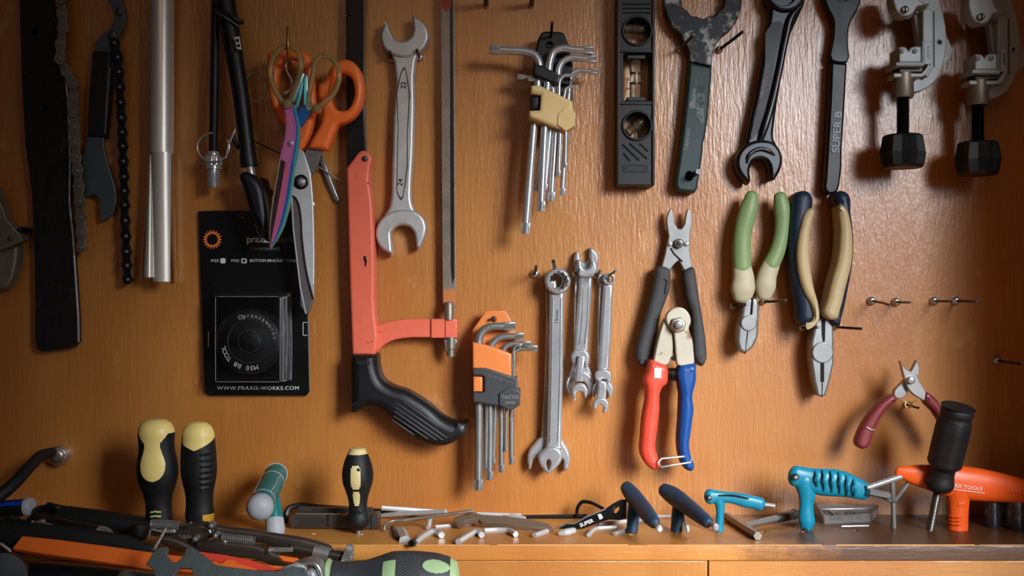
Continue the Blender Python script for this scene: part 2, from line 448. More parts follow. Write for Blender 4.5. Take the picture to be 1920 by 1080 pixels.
# ------------------------------------------------------------------ the setting
from mathutils import noise as mnoise
def wall():
    b = MB(); nx, nz = 170, 110; x0, x1, z0, z1 = -.78, .78, -.27, .55
    vs = []
    for j in range(nz + 1):
        for i in range(nx + 1):
            x, z = lerp(x0, x1, i / nx), lerp(z0, z1, j / nz)
            vs.append((x, -.0006 * mnoise.noise(Vector((x * 9, z * 5, 3))) - .0003 * mnoise.noise(Vector((x * 30, z * 14, 7))), z))
    fs = [(j * (nx + 1) + i, j * (nx + 1) + i + 1, (j + 1) * (nx + 1) + i + 1, (j + 1) * (nx + 1) + i) for j in range(nz) for i in range(nx)]
    b.add(vs, fs, 'wall_varnish')
    B = [(x0, .018, z0), (x1, .018, z0), (x1, .018, z1), (x0, .018, z1)]
    F4 = [vs[0], vs[nx], vs[-1], vs[nz * (nx + 1)]]
    b.add(B + F4, [(3, 2, 1, 0), (0, 1, 5, 4), (1, 2, 6, 5), (2, 3, 7, 6), (3, 0, 4, 7)], 'wall_varnish')
    return b.build('wall_back', kind='structure')
wall()
SZ = -.2125; SD = .118            # the ledge: top height and depth
def S(x, y, up=0.0):              # the ledge's top seen at a pixel
    d = 1 - 425 / (y - 540); p = P(x, y, d); p.z += up; return p
def sd(y): return 1 - 425 / (y - 540)
b = MB()
solid(b, [(.482, 0), (.502, 0), (.502, .22), (.482, .22)], [], lambda u, v, d: (u, -v, d), -.25, .5, 'wall_varnish', .001)
b.build('trim_1', kind='structure')
led = thing('shelf', 'varnished wooden ledge along the foot of the tool wall, drilled with tool holes', 'shelf', (0, -SD / 2, SZ - .012))
holes = [(590, 1001, 5, 4), (1431, 997, 5, 3.5), (1604, 995, 5, 3.5), (679, 1002, 5, 4), (512, 1000, 6, 4), (1185, 1002, 5, 3.5), (1508, 997, 6, 4), (1676, 990, 5, 3), (1745, 992, 7, 4)]
b = MB()
hl = []
for x, y, r, _ in holes:
    p = S(x, y); hl.append([(p.x + L(r, .07) * math.cos(a), -p.y + L(r, .07) * math.sin(a)) for a in (2 * PI * k / 14 for k in range(14))])
solid(b, [(-.76, 0), (.76, 0), (.76, SD), (-.76, SD)], hl, lambda u, v, d: (u, -v, SZ - .0125 + d), 0, .0125, 'ledge_varnish', .0007)
b.build('shelf_board', led)
b = MB()
solid(b, [(-.76, SZ - .06), (-.0 + P(1328, 1060, SD).x - .0006, SZ - .06), (P(1328, 1060, SD).x - .0006, SZ - .0132), (-.76, SZ - .0132)], [], lambda u, v, d: (u, -d, v), .09, SD - .0006, 'shelf_varnish', .0008)
b.build('front_board', led)
b = MB()
solid(b, [(P(1328, 1060, SD).x + .0006, SZ - .06), (.76, SZ - .06), (.76, SZ - .0132), (P(1328, 1060, SD).x + .0006, SZ - .0132)], [], lambda u, v, d: (u, -d, v), .09, SD - .0002, 'shelf_varnish', .0008)
b.build('front_board', led)
b = MB()                          # pale worn line along the front edge, its bevel highlight painted in
rr = random.Random(4); x = -.7
while x < .75:
    w = rr.uniform(.02, .16)
    tube(b, [(x, -SD + .0003, SZ - .0002), (x + w, -SD + .0003, SZ - .0002)], [rr.uniform(.0004, .0008)] * 2, 'worn_highlight', 6)
    x += w + rr.uniform(.001, .02)
b.build('worn_edge_highlight', led, label='pale worn line with a painted-in highlight along the front edge')
bench = MB(); BZ = -.262
solid(bench, [(-.8, .095), (.8, .095), (.8, .62), (-.8, .62)], [], lambda u, v, d: (u, -v, BZ - .03 + d), 0, .03, 'shelf_varnish', .002)
bench.build('workbench_top', label='wooden bench top below the ledge carrying the heap of tools', cat='bench')
def BN(x, y): return P(x, y, 1 - 524 / (y - 540))

# ------------------------------------------------------------------ light
def area(name, loc, aim, sx, sy, e, col, spread=180):
    l = bpy.data.lights.new(name, 'AREA'); l.shape = 'RECTANGLE'; l.size = sx; l.size_y = sy; l.energy = e; l.color = col; l.spread = math.radians(spread)
    o = bpy.data.objects.new(name, l); o.location = loc; o.rotation_euler = (Vector(aim) - Vector(loc)).to_track_quat('-Z', 'Y').to_euler(); COL.objects.link(o); return o
area('window_light', (.64, -1.02, .22), (.07, 0, -.27), .38, .54, 2.2, (.95, 1, 1.06), 42)
area('warm_fill', (-.1, -1.9, .9), (.2, 0, -.1), .9, .7, .4, (1, .56, .3), 90)  # added warm fill with no lamp behind it, tints the dim wall areas
w = bpy.data.worlds.new('room'); SC.world = w; w.use_nodes = True; N = w.node_tree.nodes; K = w.node_tree.links; bg = N['Background']
tc = N.new('ShaderNodeTexCoord'); dt = N.new('ShaderNodeVectorMath'); dt.operation = 'DOT_PRODUCT'; dt.inputs[1].default_value = (.55, -.75, .1)
K.new(tc.outputs['Generated'], dt.inputs[0]); rp = N.new('ShaderNodeValToRGB'); mr = N.new('ShaderNodeMapRange'); mr.inputs['From Min'].default_value = -1; K.new(dt.outputs['Value'], mr.inputs['Value']); K.new(mr.outputs[0], rp.inputs[0])
e = rp.color_ramp.elements; e[0].position = .3; e[0].color = (.006, .006, .007, 1); e[1].position = 1; e[1].color = (.42, .43, .45, 1)
q = e.new(.72); q.color = (.07, .07, .075, 1)
K.new(rp.outputs[0], bg.inputs['Color']); bg.inputs['Strength'].default_value = .25
cam = bpy.data.cameras.new('camera'); cam.lens = 37.5; cam.sensor_width = 36; cam.clip_start = .01
co = bpy.data.objects.new('camera', cam); co.location = (0, -1, 0); co.rotation_euler = (PI / 2, 0, 0); COL.objects.link(co); SC.camera = co
SC.view_settings.view_transform = 'Standard'; SC.view_settings.look = 'None'; SC.view_settings.exposure = 0; SC.view_settings.gamma = 1; SC.view_settings.use_curve_mapping = False
# ------------------------------------------------------------------ pegs
def peg(x, y, label, length=.046, up=0.0, side=0.0, r=2.6, head=7.5, m='zinc'):
    """A steel pin with a round ferrule at its foot, driven into the wall."""
    a = P(x, y, .002)
    t = thing('wall_peg', label, 'peg', (a.x, 0, a.z), 'steel pegs on the tool wall')
    b = MB(); lathe(b, (a.x, 0, a.z), (a.x, -.005, a.z), [(0, L(head)), (.45, L(head)), (.8, L(head * .8)), (1, L(head * .45))], m, 20); b.build('ferrule', t)
    b = MB(); tube(b, [(a.x, -.003, a.z), (a.x + side * .6, -length * .7, a.z + up * .5), (a.x + side, -length, a.z + up)], L(r), 'gun_metal', 10, cap='flat'); b.build('shank', t)
    return t
def disc(b, x, y, r, d0, d1, m, bevel=.0006, n=26): return plate(b, ell(x, y, r, n=n), d0, d1, m, bevel)

# ------------------------------------------------------------------ grey clamp pliers at the edge
t = thing('pruning_shears', 'grey hooked steel shears cut off by the edge, hanging beside the black bar', 'shears', P(10, 470, .02))
b = MB(); plate(b, [(-60, 330), (-6, 350), (0, 376), (6, 393), (13, 412), (24, 424), (45, 450), (20, 462), (0, 470), (-40, 470)], .012, .024, 'old_steel', .001); b.build('jaw', t)
b = MB(); plate(b, [(-30, 470), (14, 464), (31, 461), (32, 482), (28, 506), (22, 525), (6, 543), (-10, 540), (-30, 520)], .006, .018, 'old_steel', .003, sub=3); b.build('handle', t)
b = MB(); knob(b, 17, 447, .02, .027, 4, 'dark_steel'); knob(b, 35, 430, .0, .024, 6, 'gun_metal'); b.build('rivet', t)

mat('chain_steel', (134, 127, 116), .36, .7, mottle=.3)
# ------------------------------------------------------------------ chain whips
def chain(b, pts, d, m, pitch=25.4, r=11.0, turn=0):
    """Roller chain seen from its side: alternate inner and outer link plates, pins and rollers."""
    q = [Vector((p[0], p[1])) for p in pts]; line = crom([tuple(p) for p in q], 12, False)
    nodes = [line[0]]; acc = 0
    for i in range(1, len(line)):
        acc += (line[i] - line[i - 1]).length
        if acc >= pitch: nodes.append(line[i]); acc = 0
    for i in range(len(nodes)):
        n = nodes[i]
        for dd, rr, h in ((d - .0045, r * .55, .009),): disc(b, n.x, n.y, rr, dd, dd + h, m, 0, 12)
        disc(b, n.x, n.y, r * .32, d + .004, d + .0062, 'steel', .0004, 10)
        if i + 1 < len(nodes):
            e = nodes[i + 1]; u = (e - n); ln = u.length; u.normalize(); v = Vector((-u.y, u.x)); o = []
            R = r if i % 2 == 0 else r * .9
            for k in range(9):
                a = PI / 2 + PI * k / 8; o.append(n + u * (R * math.cos(a)) + v * (R * math.sin(a)))
            o.append((n + e) / 2 - v * (R * .68))
            for k in range(9):
                a = -PI / 2 + PI * k / 8; o.append(e + u * (R * math.cos(a)) + v * (R * math.sin(a)))
            o.append((n + e) / 2 + v * (R * .68))
            z = .0034 if i % 2 == 0 else .0018
            plate(b, [tuple(k) for k in o], d + z, d + z + .0014, m, .0004)
            plate(b, [tuple(k) for k in o], d - z - .0014, d - z, m, .0003)
t = thing('chain_whip', 'wide black steel bar with a bicycle chain hanging down its edge', 'chain whip', P(105, 658, .01))
b = MB(); plate(b, [(28, -60), (36, 0), (40, 150), (47, 270), (59, 360), (63, 440), (66, 560), (66, 640), (70, 655), (80, 659), (138, 651), (147, 640), (146, 590), (140, 500), (136, 440), (130, 380), (131, 300), (128, 200), (122, 140), (110, 60), (96, 0), (90, -60)], .004, .011, 'iron_bar', .001, holes=[ell(65, 59, 5, n=14), ell(84, 203, 5.5, n=14)])
tube(b, [P(x + .3, y, .0106) for x, y in ((110, 60), (122, 140), (128, 200), (131, 300), (130, 380), (136, 440), (140, 500), (146, 590), (147, 640))], .0011, 'chrome', 8)  # highlight of the bar's edge put in as a bright bead
b.build('bar', t)
b = MB(); chain(b, [(112, -30), (114, 10), (117, 45), (112, 95), (113, 120), (134, 146), (136, 180), (138, 225), (140, 275), (144, 320), (148, 370), (151, 420), (152, 486)], .017, 'chain_steel'); b.build('chain', t, label='oily bicycle chain')
t = thing('chain_whip', 'grey steel hook wrench with a black grip and a dark chain, by the tube', 'chain whip', P(200, 415, .01))
b = MB(); plate(b, [(190, -50), (204, 0), (211, 18), (214, 36), (206, 54), (190, 64), (180, 78), (176, 100), (168, 230), (164, 256), (158, 280), (150, 320), (152, 350), ('s', (158, 369)), ('s', (176, 364)), ('s', (186, 373)), ('s', (187, 413)), (193, 414), (206, 406), (216, 386), (217, 362), (207, 324), (199, 297), (195, 270), (196, 230), (208, 110), (211, 86), (219, 73), (230, 54), (235, 28), (228, 0), (222, -50)], .006, .0095, 'blade_grey', .0008, sub=3); b.build('handle_bar', t)
b = MB(); plate(b, [(173, 95), (208, 95), (206, 130), (202, 190), (197, 257), (163, 255), (166, 180)], .003, .0125, 'plastic_black', .002); tube(b, [P(206, 128, .0122), P(202, 175, .0122), P(197, 250, .0122)], .0006, 'print_grey', 6); b.build('grip', t)
b = MB(); knob(b, 209, 66, .0095, .0125, 8, 'dark_steel'); knob(b, 222, 22, .0095, .012, 6, 'dark_steel'); b.build('rivet', t)
b = MB(); chain(b, [(214, 80), (221, 112), (223, 150), (226, 200), (228, 240), (230, 285), (232, 335), (233, 380), (235, 430), (237, 480), (239, 533)], .012, 'black_oxide', r=10.0); b.build('chain', t, label='black greasy bicycle chain')

# ------------------------------------------------------------------ silver tube with split end
t = thing('headset_cup_remover', 'silver metal tube with a split flared lower end', 'cup remover', P(300, 528, .02))
b = MB()
R = 22.0; d = .016
a0, a1 = P(304, -60, d), P(303, 288, d)
lathe(b, a0, a1, [(0, L(R, d)), (1, L(R, d))], 'aluminium', 40, rfn=None)
b.build('tube', t)
def finger(xs0, xs1, y0, y1, d0, d1, name, bl0=.0035, bl1=.0035):   # one curved strip of the split tube, flaring outwards
    b = MB(); vs = []; n = 8; m = 14
    for j in range(m + 1):
        u = j / m; y = lerp(y0, y1, u); dd = lerp(d0, d1, u)
        l, r = lerp(xs0[0], xs1[0], u), lerp(xs0[1], xs1[1], u)
        for i in range(n + 1):
            s = i / n; bulge = lerp(bl0, bl1, u) * (1 - (2 * s - 1) ** 2)
            vs.append(P(lerp(l, r, s), y, dd + bulge))
        for i in range(n + 1):
            s = i / n; bulge = lerp(bl0, bl1, u) * (1 - (2 * s - 1) ** 2)
            vs.append(P(lerp(l, r, s), y, dd + bulge - .0016))
    k = 2 * (n + 1); fs = []
    for j in range(m):
        for i in range(n):
            fs.append((j * k + i, j * k + i + 1, (j + 1) * k + i + 1, (j + 1) * k + i))
            q = n + 1
            fs.append((j * k + q + i + 1, j * k + q + i, (j + 1) * k + q + i, (j + 1) * k + q + i + 1))
        for i in (0, n): fs.append((j * k + i, (j + 1) * k + i, (j + 1) * k + n + 1 + i, j * k + n + 1 + i))
    for i in range(n): fs.append((m * k + i, m * k + i + 1, m * k + n + 2 + i, m * k + n + 1 + i))
    b.add(vs, fs, 'aluminium'); b.build(name, t, smooth=50)
def arc_strip(c0, c1, h0, h1, R, y0, y1, name):   # a strip of the tube wall itself: centres (x, d) above and below, half-angles above and below
    b = MB(); n = 14; m = 10; vs = []
    for off in (0, .0016):
        for j in range(m + 1):
            u = j / m
            for i in range(n + 1):
                a = math.radians(lerp(h0, h1, u)) * (2 * i / n - 1); r = L(R, .02) - off
                q = P(lerp(c0[0], c1[0], u), lerp(y0, y1, u), .02); vs.append(Vector((q.x + r * math.sin(a), -(lerp(c0[1], c1[1], u) + r * math.cos(a)), q.z)))
    K = (m + 1) * (n + 1); fs = []
    for j in range(m):
        for i in range(n):
            a = j * (n + 1) + i; fs += [(a, a + 1, a + n + 2, a + n + 1), (K + a + 1, K + a, K + a + n + 1, K + a + n + 2)]
        for i in (0, n): a = j * (n + 1) + i; fs.append((a, a + n + 1, K + a + n + 1, K + a))
    for j in (0, m):
        for i in range(n): a = j * (n + 1) + i; fs.append((a, a + 1, K + a + 1, K + a))
    b.add(vs, fs, 'aluminium'); b.build(name, t, smooth=50)
arc_strip((303, .016), (304, .0145), 60, 48, 22, 286, 528, 'prong')
finger((280.5, 283.5), (268, 287), 290, 520, .0205, .021, 'prong', .0006, .004)
finger((279, 281), (262, 264.5), 288, 527, .008, .005, 'prong')
finger((322, 324), (328.5, 331), 288, 527, .010, .006, 'prong')

# ------------------------------------------------------------------ hose, pump, key rings
t = thing('air_hose', 'thin straight black hose ending in a knurled chrome coupling', 'hose', P(400, 352, .02))
b = MB(); tube(b, [P(406, -40, .02), P(403, 120, .02), P(400, 288, .02)], L(8.5), 'plastic_black', 16); b.build('hose', t)
b = MB(); dd = .02
lathe(b, P(400, 284, dd), P(400, 352, dd), [(0, L(9)), (.02, L(10)), (.1, L(10)), (.12, L(14)), (.16, L(15)), (.38, L(15)), (.4, L(13.5)), (.43, L(13.5)), (.44, L(15)), (.49, L(15)), (.5, L(11)), (.95, L(11)), (1, L(9))], 'chrome', 48, rfn=lambda th, tt: 1 + (.05 * math.cos(16 * th) if .14 < tt < .39 else 0)); b.build('coupling', t, label='knurled chrome coupling')
t = thing('hand_pump', 'black tilted bicycle hand pump with a folded black lever at its lower end', 'pump', P(470, 455, .03))
b = MB(); tube(b, [P(415, -40, .03), P(436, 80, .03), P(452, 180, .03), P(467, 308, .03)], [L(19), L(16.5), L(14.5), L(14)], 'plastic_black', 24, cap='flat')
tube(b, [P(464, 288, .03), P(467.5, 312, .03)], L(15.5), 'plastic_black', 24, cap='flat'); b.build('barrel', t)
b = MB(); tube(b, [P(405, 15, .032), P(424, 28, .036), P(446, 44, .034)], [L(7), L(8), L(5)], 'plastic_black', 12)
tube(b, [P(404, 21, .038), P(424, 33, .044), P(447, 49, .038)], L(1.4), 'steel', 8); tube(b, [P(426, 24, .044), P(440, 36, .042), P(454, 42, .038)], [L(2), L(4), L(4)], 'gun_metal', 8); b.build('collar', t)
b = MB(); plate(b, [(439, 70), (449, 68), (453, 93), (444, 92)], .043, .0434, 'print_white', .0001); box(b, 442, 73, 448, 79, .0434, .0437, 'plastic_black', 0); box(b, 444, 83, 450, 88, .0434, .0437, 'plastic_black', 0); b.build('sticker', t, label='small white sticker')
b = MB(); tube(b, [P(467, 305, .03), P(476, 350, .03)], L(7), 'chrome', 16); b.build('piston_rod', t, label='chrome piston rod')
b = MB(); plate(b, [(447, 326), (455, 321), (466, 323), (480, 332), (491, 350), (497, 378), (502, 410), (503, 434), (500, 453), (492, 447), (480, 424), (468, 402), (462, 380), (453, 350)], .02, .044, 'plastic_black', .006, sub=4, bseg=4, back=.003); b.build('lever', t)
b = MB(); plate(b, [(478, 338), (490, 332), (498, 336), (501, 350), (508, 356), (504, 370), (506, 400), (500, 410), (492, 380)], .012, .024, 'plastic_black', .003, sub=3); b.build('hose_head', t)
b = MB(); tube(b, [P(479, 421, .03), P(489, 449, .03)], L(1.5), 'chrome', 8); tube(b, [P(486, 414, .032), P(497, 445, .032)], L(3), 'gun_metal', 8); b.build('clip', t)
def ring(x, y, rx, ry, d, r, label, m='chrome', arc=(0, 360), rot=0):
    t = MB(); n = 40; pts = []
    full = arc[1] - arc[0] >= 360
    for i in range(n if full else n + 1):
        a = math.radians(arc[0] + (arc[1] - arc[0]) * i / n); u, v = rx * math.cos(a), -ry * math.sin(a); c, s = math.cos(math.radians(rot)), math.sin(math.radians(rot))
        pts.append(P(x + u * c - v * s, y + u * s + v * c, d))
    tube(t, pts, L(r), m, 8, closed=full)
    return t.build('wire_ring', None, label, 'ring')
ring(480, 163, 22, 27, .012, 1.3, 'thin wire ring hanging between the black pump and the scissors')
ring(400, 276, 30, 27, .030, 1.6, 'bent open wire loop around the knurled chrome coupling', arc=(95, 390))
t = MB(); sweep(t, [(424, 296, .03, 1.5), (429, 270, .03, 2), (438, 250, .03, 2.5), (442, 240, .03, 1)], 'chrome'); sweep(t, [(438, 254, .028, 3), (440, 266, .028, 4), (446, 276, .028, 4)], 'gun_metal'); t.build('wire_hook', None, 'small pointed wire hook beside the black pump barrel', 'hook')
t = MB(); tube(t, [P(470, 262, .008), P(500, 276, .010), P(530, 290, .012)], L(1.6), 'dark_steel', 8); t.build('steel_rod', None, 'thin dark rod running behind the pump to the rainbow shears', 'rod')

# ------------------------------------------------------------------ scissors
hk = thing('wall_hook', 'tall upright brass-coloured hook carrying both pairs of scissors', 'hook', P(540, 120, 0), 'steel pegs on the tool wall')
b = MB(); tube(b, crom([tuple(P(544, 118, 0)), tuple(P(543, 112, .03)), tuple(P(541, 105, .055)), tuple(P(540, 90, .058)), tuple(P(540, 52, .056))], 6, False), L(3), 'brass', 12); b.build('shank', hk)
t = thing('scissors', 'large scissors with bright orange plastic handles and long grey blades', 'scissors', P(577, 588, .03))
b = MB(); plate(b, [(598, 157), (606, 152), (612, 140), (622, 122), (634, 113), (646, 110), (660, 114), (672, 126), (679, 146), (681, 165), (679, 186), (672, 205), (660, 220), (645, 229), (633, 233), (627, 245), (620, 264), ('s', (613, 281)), ('s', (576, 276)), (585, 258), (597, 238), (603, 214), (601, 190), ('s', (595, 178))], .02, .038, 'scissor_orange', .0042, hb=.004, holes=[crom([(642, 136), (655, 142), (663, 162), (661, 188), (648, 206), (632, 205), (622, 190), (620, 168), (628, 146)], 3)], sub=4, bseg=4, back=.003)
b.build('handle', t, label='larger orange finger loop')
b = MB(); plate(b, [('s', (500, 98)), (520, 91), (545, 87), (565, 92), (578, 102), (584, 120), (588, 150), (591, 190), (588, 215), (583, 243), (575, 264), (561, 281), (549, 270), (543, 255), (533, 238), (520, 222), (508, 195), (502, 160), (500, 130)], .022, .036, 'scissor_orange', .0038, hb=.0036, holes=[crom([(540, 108), (555, 112), (565, 130), (568, 160), (564, 190), (556, 215), (546, 234), (535, 222), (526, 200), (521, 172), (521, 146), (527, 122)], 3)], sub=4, bseg=4, back=.003)
b.build('handle', t, label='orange finger loop behind the clear shears')
b = MB(); plate(b, [('s', (558, 276)), ('s', (569, 284)), ('s', (582, 325)), (586, 367), (588, 422), (589, 478), ('s', (588, 560)), (576, 512), (567, 445), (564, 400), (559, 378), (553, 369), ('s', (547, 366)), (545, 340), (547, 310)], .031, .0345, 'shear_steel', .0006, sub=3); b.build('blade', t)
b = MB(); plate(b, [('s', (576, 276)), ('s', (604, 280)), ('s', (596, 308)), ('s', (584, 330)), (575, 380), ('s', (588, 558)), (583, 574), (577, 588), (572, 586), (562, 535), (554, 464), (547, 392), ('s', (546, 352))], .0265, .0308, 'shear_bevel', .0006, sub=3)
tube(b, [P(547, 370, .0306), P(550, 430, .0306), P(556, 480, .0306), P(563, 538, .0306), P(573, 587, .0306)], L(1.6), 'shear_steel', 6); b.build('blade', t)
b = MB(); disc(b, 564, 341, 14, .0345, .036, 'black_oxide'); knob(b, 564, 341, .036, .0395, 9.5, 'steel', 6); knob(b, 564, 341, .0395, .041, 5, 'chrome'); b.build('pivot_screw', t)
t = thing('scissors', 'slim rainbow anodised shears with clear amber finger loops', 'scissors', P(512, 465, .05))
for nm, c in (('iris_dark', (66, 48, 58)), ('iris_gold', (170, 165, 120)), ('iris_pink', (226, 116, 144)), ('iris_rose', (216, 128, 178)), ('iris_mauve', (206, 118, 186)), ('iris_violet', (128, 96, 196)), ('iris_blue', (36, 104, 176)), ('iris_teal', (74, 180, 188)), ('iris_green', (140, 190, 160))):
    mat(nm, c, .3, .35, mottle=.05)
lo = crom([(531, 198), (536, 218), (536, 240), (532, 268), (526, 290), (520, 325), (511, 375), (506, 420), (505, 462)], 4, False); hi = crom([(554, 197), (557, 215), (562, 238), (561, 265), (556, 300), (550, 340), (540, 398), (527, 436), (508, 466)], 4, False)
up = [i for i in range(len(lo)) if i <= 17]; dn = [i for i in range(len(lo)) if i >= 17]
b = MB()
def strips(idx, cols):
    for k in range(len(cols)):
        s0, c = cols[k]; s1 = cols[k + 1][0] if k + 1 < len(cols) else 1
        A = [(lerp(lo[i].x, hi[i].x, s0), lerp(lo[i].y, hi[i].y, s0)) for i in idx]; Bq = [(lerp(lo[i].x, hi[i].x, s1), lerp(lo[i].y, hi[i].y, s1)) for i in idx]
        plate(b, A + Bq[::-1], .052, .0555, c, 0)
strips(up, [(0, 'iris_mauve'), (.16, 'iris_rose'), (.5, 'iris_mauve'), (.72, 'iris_violet'), (.78, 'iris_blue'), (.84, 'iris_teal')])
strips(dn, [(0, 'iris_gold'), (.07, 'iris_dark'), (.36, 'iris_pink'), (.58, 'iris_mauve'), (.70, 'iris_violet'), (.76, 'iris_blue'), (.86, 'iris_teal'), (.95, 'iris_green')])
b.build('blade', t, label='pink and teal anodised blade')
b = MB(); knob(b, 545, 268, .0555, .058, 5.2, 'chrome'); b.build('pivot_screw', t)
b = MB(); sweep(b, [(548, 188, .054, 5), (556, 168, .054, 6), (563, 150, .054, 6), (568, 138, .054, 4)], 'iris_grey', depth=.6); sweep(b, [(556, 200, .053, 3), (561, 180, .053, 4), (567, 152, .053, 3)], 'iris_teal', depth=.7); b.build('tang', t)
b = MB(); plate(b, [(557, 216), (566, 196), (573, 186), (584, 206), (576, 218), (564, 238)], .046, .0505, 'iris_blue', .0008, sub=3)
sweep(b, [(578, 205, .05, 6), (574, 185, .05, 6), (573, 160, .05, 6), (574, 142, .05, 4)], 'iris_grey', depth=.6); sweep(b, [(571, 196, .053, 2), (571, 170, .053, 2.5), (572, 145, .053, 2)], 'iris_teal', depth=.7); b.build('blade', t, label='blue anodised second blade')
def loop(pts, d, r, name):
    b = MB(); sweep(b, [(x, y, d, r) for x, y in pts], 'amber_clear', closed=True, sub=5, depth=1.0); b.build(name, t, label='clear amber plastic finger loop')
loop([(533, 89), (549, 90), (561, 100), (565, 118), (562, 140), (553, 165), (543, 188), (532, 193), (522, 180), (511, 155), (508, 130), (514, 106)], .054, 5.2, 'finger_loop')
loop([(604, 105), (620, 109), (632, 122), (636, 142), (630, 166), (616, 186), (598, 200), (585, 202), (579, 190), (582, 165), (587, 138), (593, 114)], .050, 5.2, 'finger_loop')
b = MB(); knob(b, 537, 194, .05, .06, 9, 'amber_clear'); knob(b, 592, 203, .046, .056, 8, 'amber_clear'); b.build('loop_end', t)
t = thing('tweezers', 'silver tweezer legs poking out behind the scissors blades', 'tweezers', P(633, 378, .012))
b = MB(); plate(b, [(596, 290), (603, 288), (614, 318), (626, 350), (636, 374), (634, 379), (629, 378), (614, 345), (604, 318)], .0003, .006, 'steel', .001); b.build('leg', t)
b = MB(); tube(b, [P(590, 308, .007), P(640, 340, .007)], L(1.5), 'chrome', 8); tube(b, [P(584, 372, .01), P(589, 384, .01)], L(1.5), 'chrome', 8); b.build('pin', t)
t = MB(); sweep(t, [(552, 108, .04, 1.2), (540, 112, .04, 1.3), (536, 125, .04, 1.3), (541, 140, .04, 2), (547, 152, .04, 3), (542, 170, .04, 2.5), (534, 175, .04, 4)], 'chrome', sub=8); t.build('wire_spring', None, 'bright curled wire spring seen through the amber finger loop', 'spring')

# ------------------------------------------------------------------ packaged bottom bracket tool
t = thing('tool_package', 'black cardboard package with a clear blister holding a round black tool', 'package', P(480, 742, .005))
b = MB(); plate(b, [(372, 396), (400, 395), (568, 396), (572, 480), (577, 600), (580, 735), (574, 742), (394, 742), (384, 736), (379, 600), (375, 500)], .0015, .004, 'card_black', .0003)
tube(b, [P(578, 600, .003), P(580, 734, .003)], L(1.6), 'print_grey', 6); tube(b, [P(395, 741, .003), P(572, 741, .003)], L(1.3), 'cream_yellow', 6)
D4 = .0041
plate(b, star(398, 449, 13.5, 18, 18, 8), .004, .0043, 'print_orange', 0, holes=[ell(398, 449, 10.5, n=24)])
text(b, 'M35', 403, 489, 5.6, D4, 'print_white', sx=1.1); text(b, 'M30', 441, 489, 5.6, D4, 'print_white', sx=1.1)
plate(b, rrect(413, 484, 423, 494, 3), .004, .0043, 'print_white', 0); plate(b, rrect(452, 484, 463, 494, 3), .004, .0043, 'print_white', 0, holes=[ell(457, 489, 2.6, n=10)])
text(b, 'BOTTOM BRACKET TOOL', 468, 489, 5.5, D4, 'print_white', align='LEFT', sx=.98)
text(b, 'praxis', 484, 449, 13, D4, 'print_white', bold=.02); text(b, 'works', 535, 449, 13, D4, 'print_grey'); text(b, 'COMPONENTS', 497, 467, 5.5, D4, 'print_grey', sx=1.1)
text(b, 'WWW.PRAXIS-WORKS.COM', 484, 728, 7.0, D4, 'print_white', sx=1.12, spacing=1.12)
for x0, y0, x1, y1 in ((568, 604, 576, 605.2), (568, 628, 576, 629.2), (567.6, 604, 568.8, 629), (390, 622, 391.4, 650)): box(b, x0, y0, x1, y1, .004, .0043, 'print_white', 0)
b.build('backing_card', t)
b = MB(); c = (467, 640)
def cyl(r0, r1, d0, d1, m='plastic_black'):
    a, e = P(c[0], c[1], d1), None; lathe(b, (a.x, -d0, a.z), a, [(0, L(r1, d1)), (.85, L(r1, d1)), (1, L(r1 - 2, d1))], m, 48)
cyl(0, 64, .005, .016); cyl(0, 56, .016, .0195); cyl(0, 40, .0195, .022); cyl(0, 20, .022, .026)
for r in (41, 21):
    tube(b, [P(c[0] + r * math.cos(a), c[1] - r * math.sin(a), .0222 if r > 30 else .0258) for a in (2 * PI * i / 40 for i in range(40))], L(.9), 'plastic_charcoal', 6, closed=True)
for a in range(4): knob(b, c[0] + 12 * math.cos(a * PI / 2 + .6), c[1] + 12 * math.sin(a * PI / 2 + .6), .026, .027, 2, 'gun_metal')
D5 = .0198
arctext(b, 'Opraxis', c[0], c[1], 48, 111, -9.0, 8.5, D5, 'print_white'); arctext(b, 'works', c[0], c[1], 48, 46, -9.5, 8.0, D5, 'print_white')
arctext(b, 'M30 BB TOOL', c[0], c[1], 50, 284, -9.0, 9, D5, 'print_white')
b.build('round_tool', t, label='round black threaded tool')
b = MB()
def blister(o0, o1, d0, d1, th=.0007):      # a thin clear shell: outer and inner skins
    vs = []; fs = []
    for (q, dd, off) in ((o0, d0, 0), (o1, d1, 0)):
        vs += [P(x, y, dd) for x, y in q]
    n = len(o0)
    for i in range(n): fs.append((i, (i + 1) % n, n + (i + 1) % n, n + i))
    fs.append(tuple(n + i for i in range(n)))
    b.add(vs, fs, 'blister_plastic', len(fs))
blister(rrect(400, 548, 548, 716, 6), rrect(404, 556, 525, 716, 6), .0045, .034)
for pl in ([(404, 558), (404, 714)], [(406, 716), (523, 716)], [(525, 560), (525, 714)], [(408, 556), (522, 556)]):
    tube(b, [P(*pl[0], .034), P(*pl[1], .034)], L(.8), 'blister_edge', 6)
for k, (x0, x1) in enumerate(((529, 531), (537, 536), (545, 546))): tube(b, [P(x0, 558 - k, .030 - .011 * k), P(x0 + 2, 640, .030 - .011 * k), P(x1, 712, .030 - .011 * k)], L(1.0 if k else 1.4), 'blister_edge', 6)
tube(b, [P(402, 552, .012), P(470, 557, .02), P(545, 552, .012)], L(1.0), 'blister_edge', 6)
ob = b.build('blister', t, label='clear crumpled plastic blister')
peg(454, 405, 'nail head holding up the black tool package', .012, head=6.5, r=4)

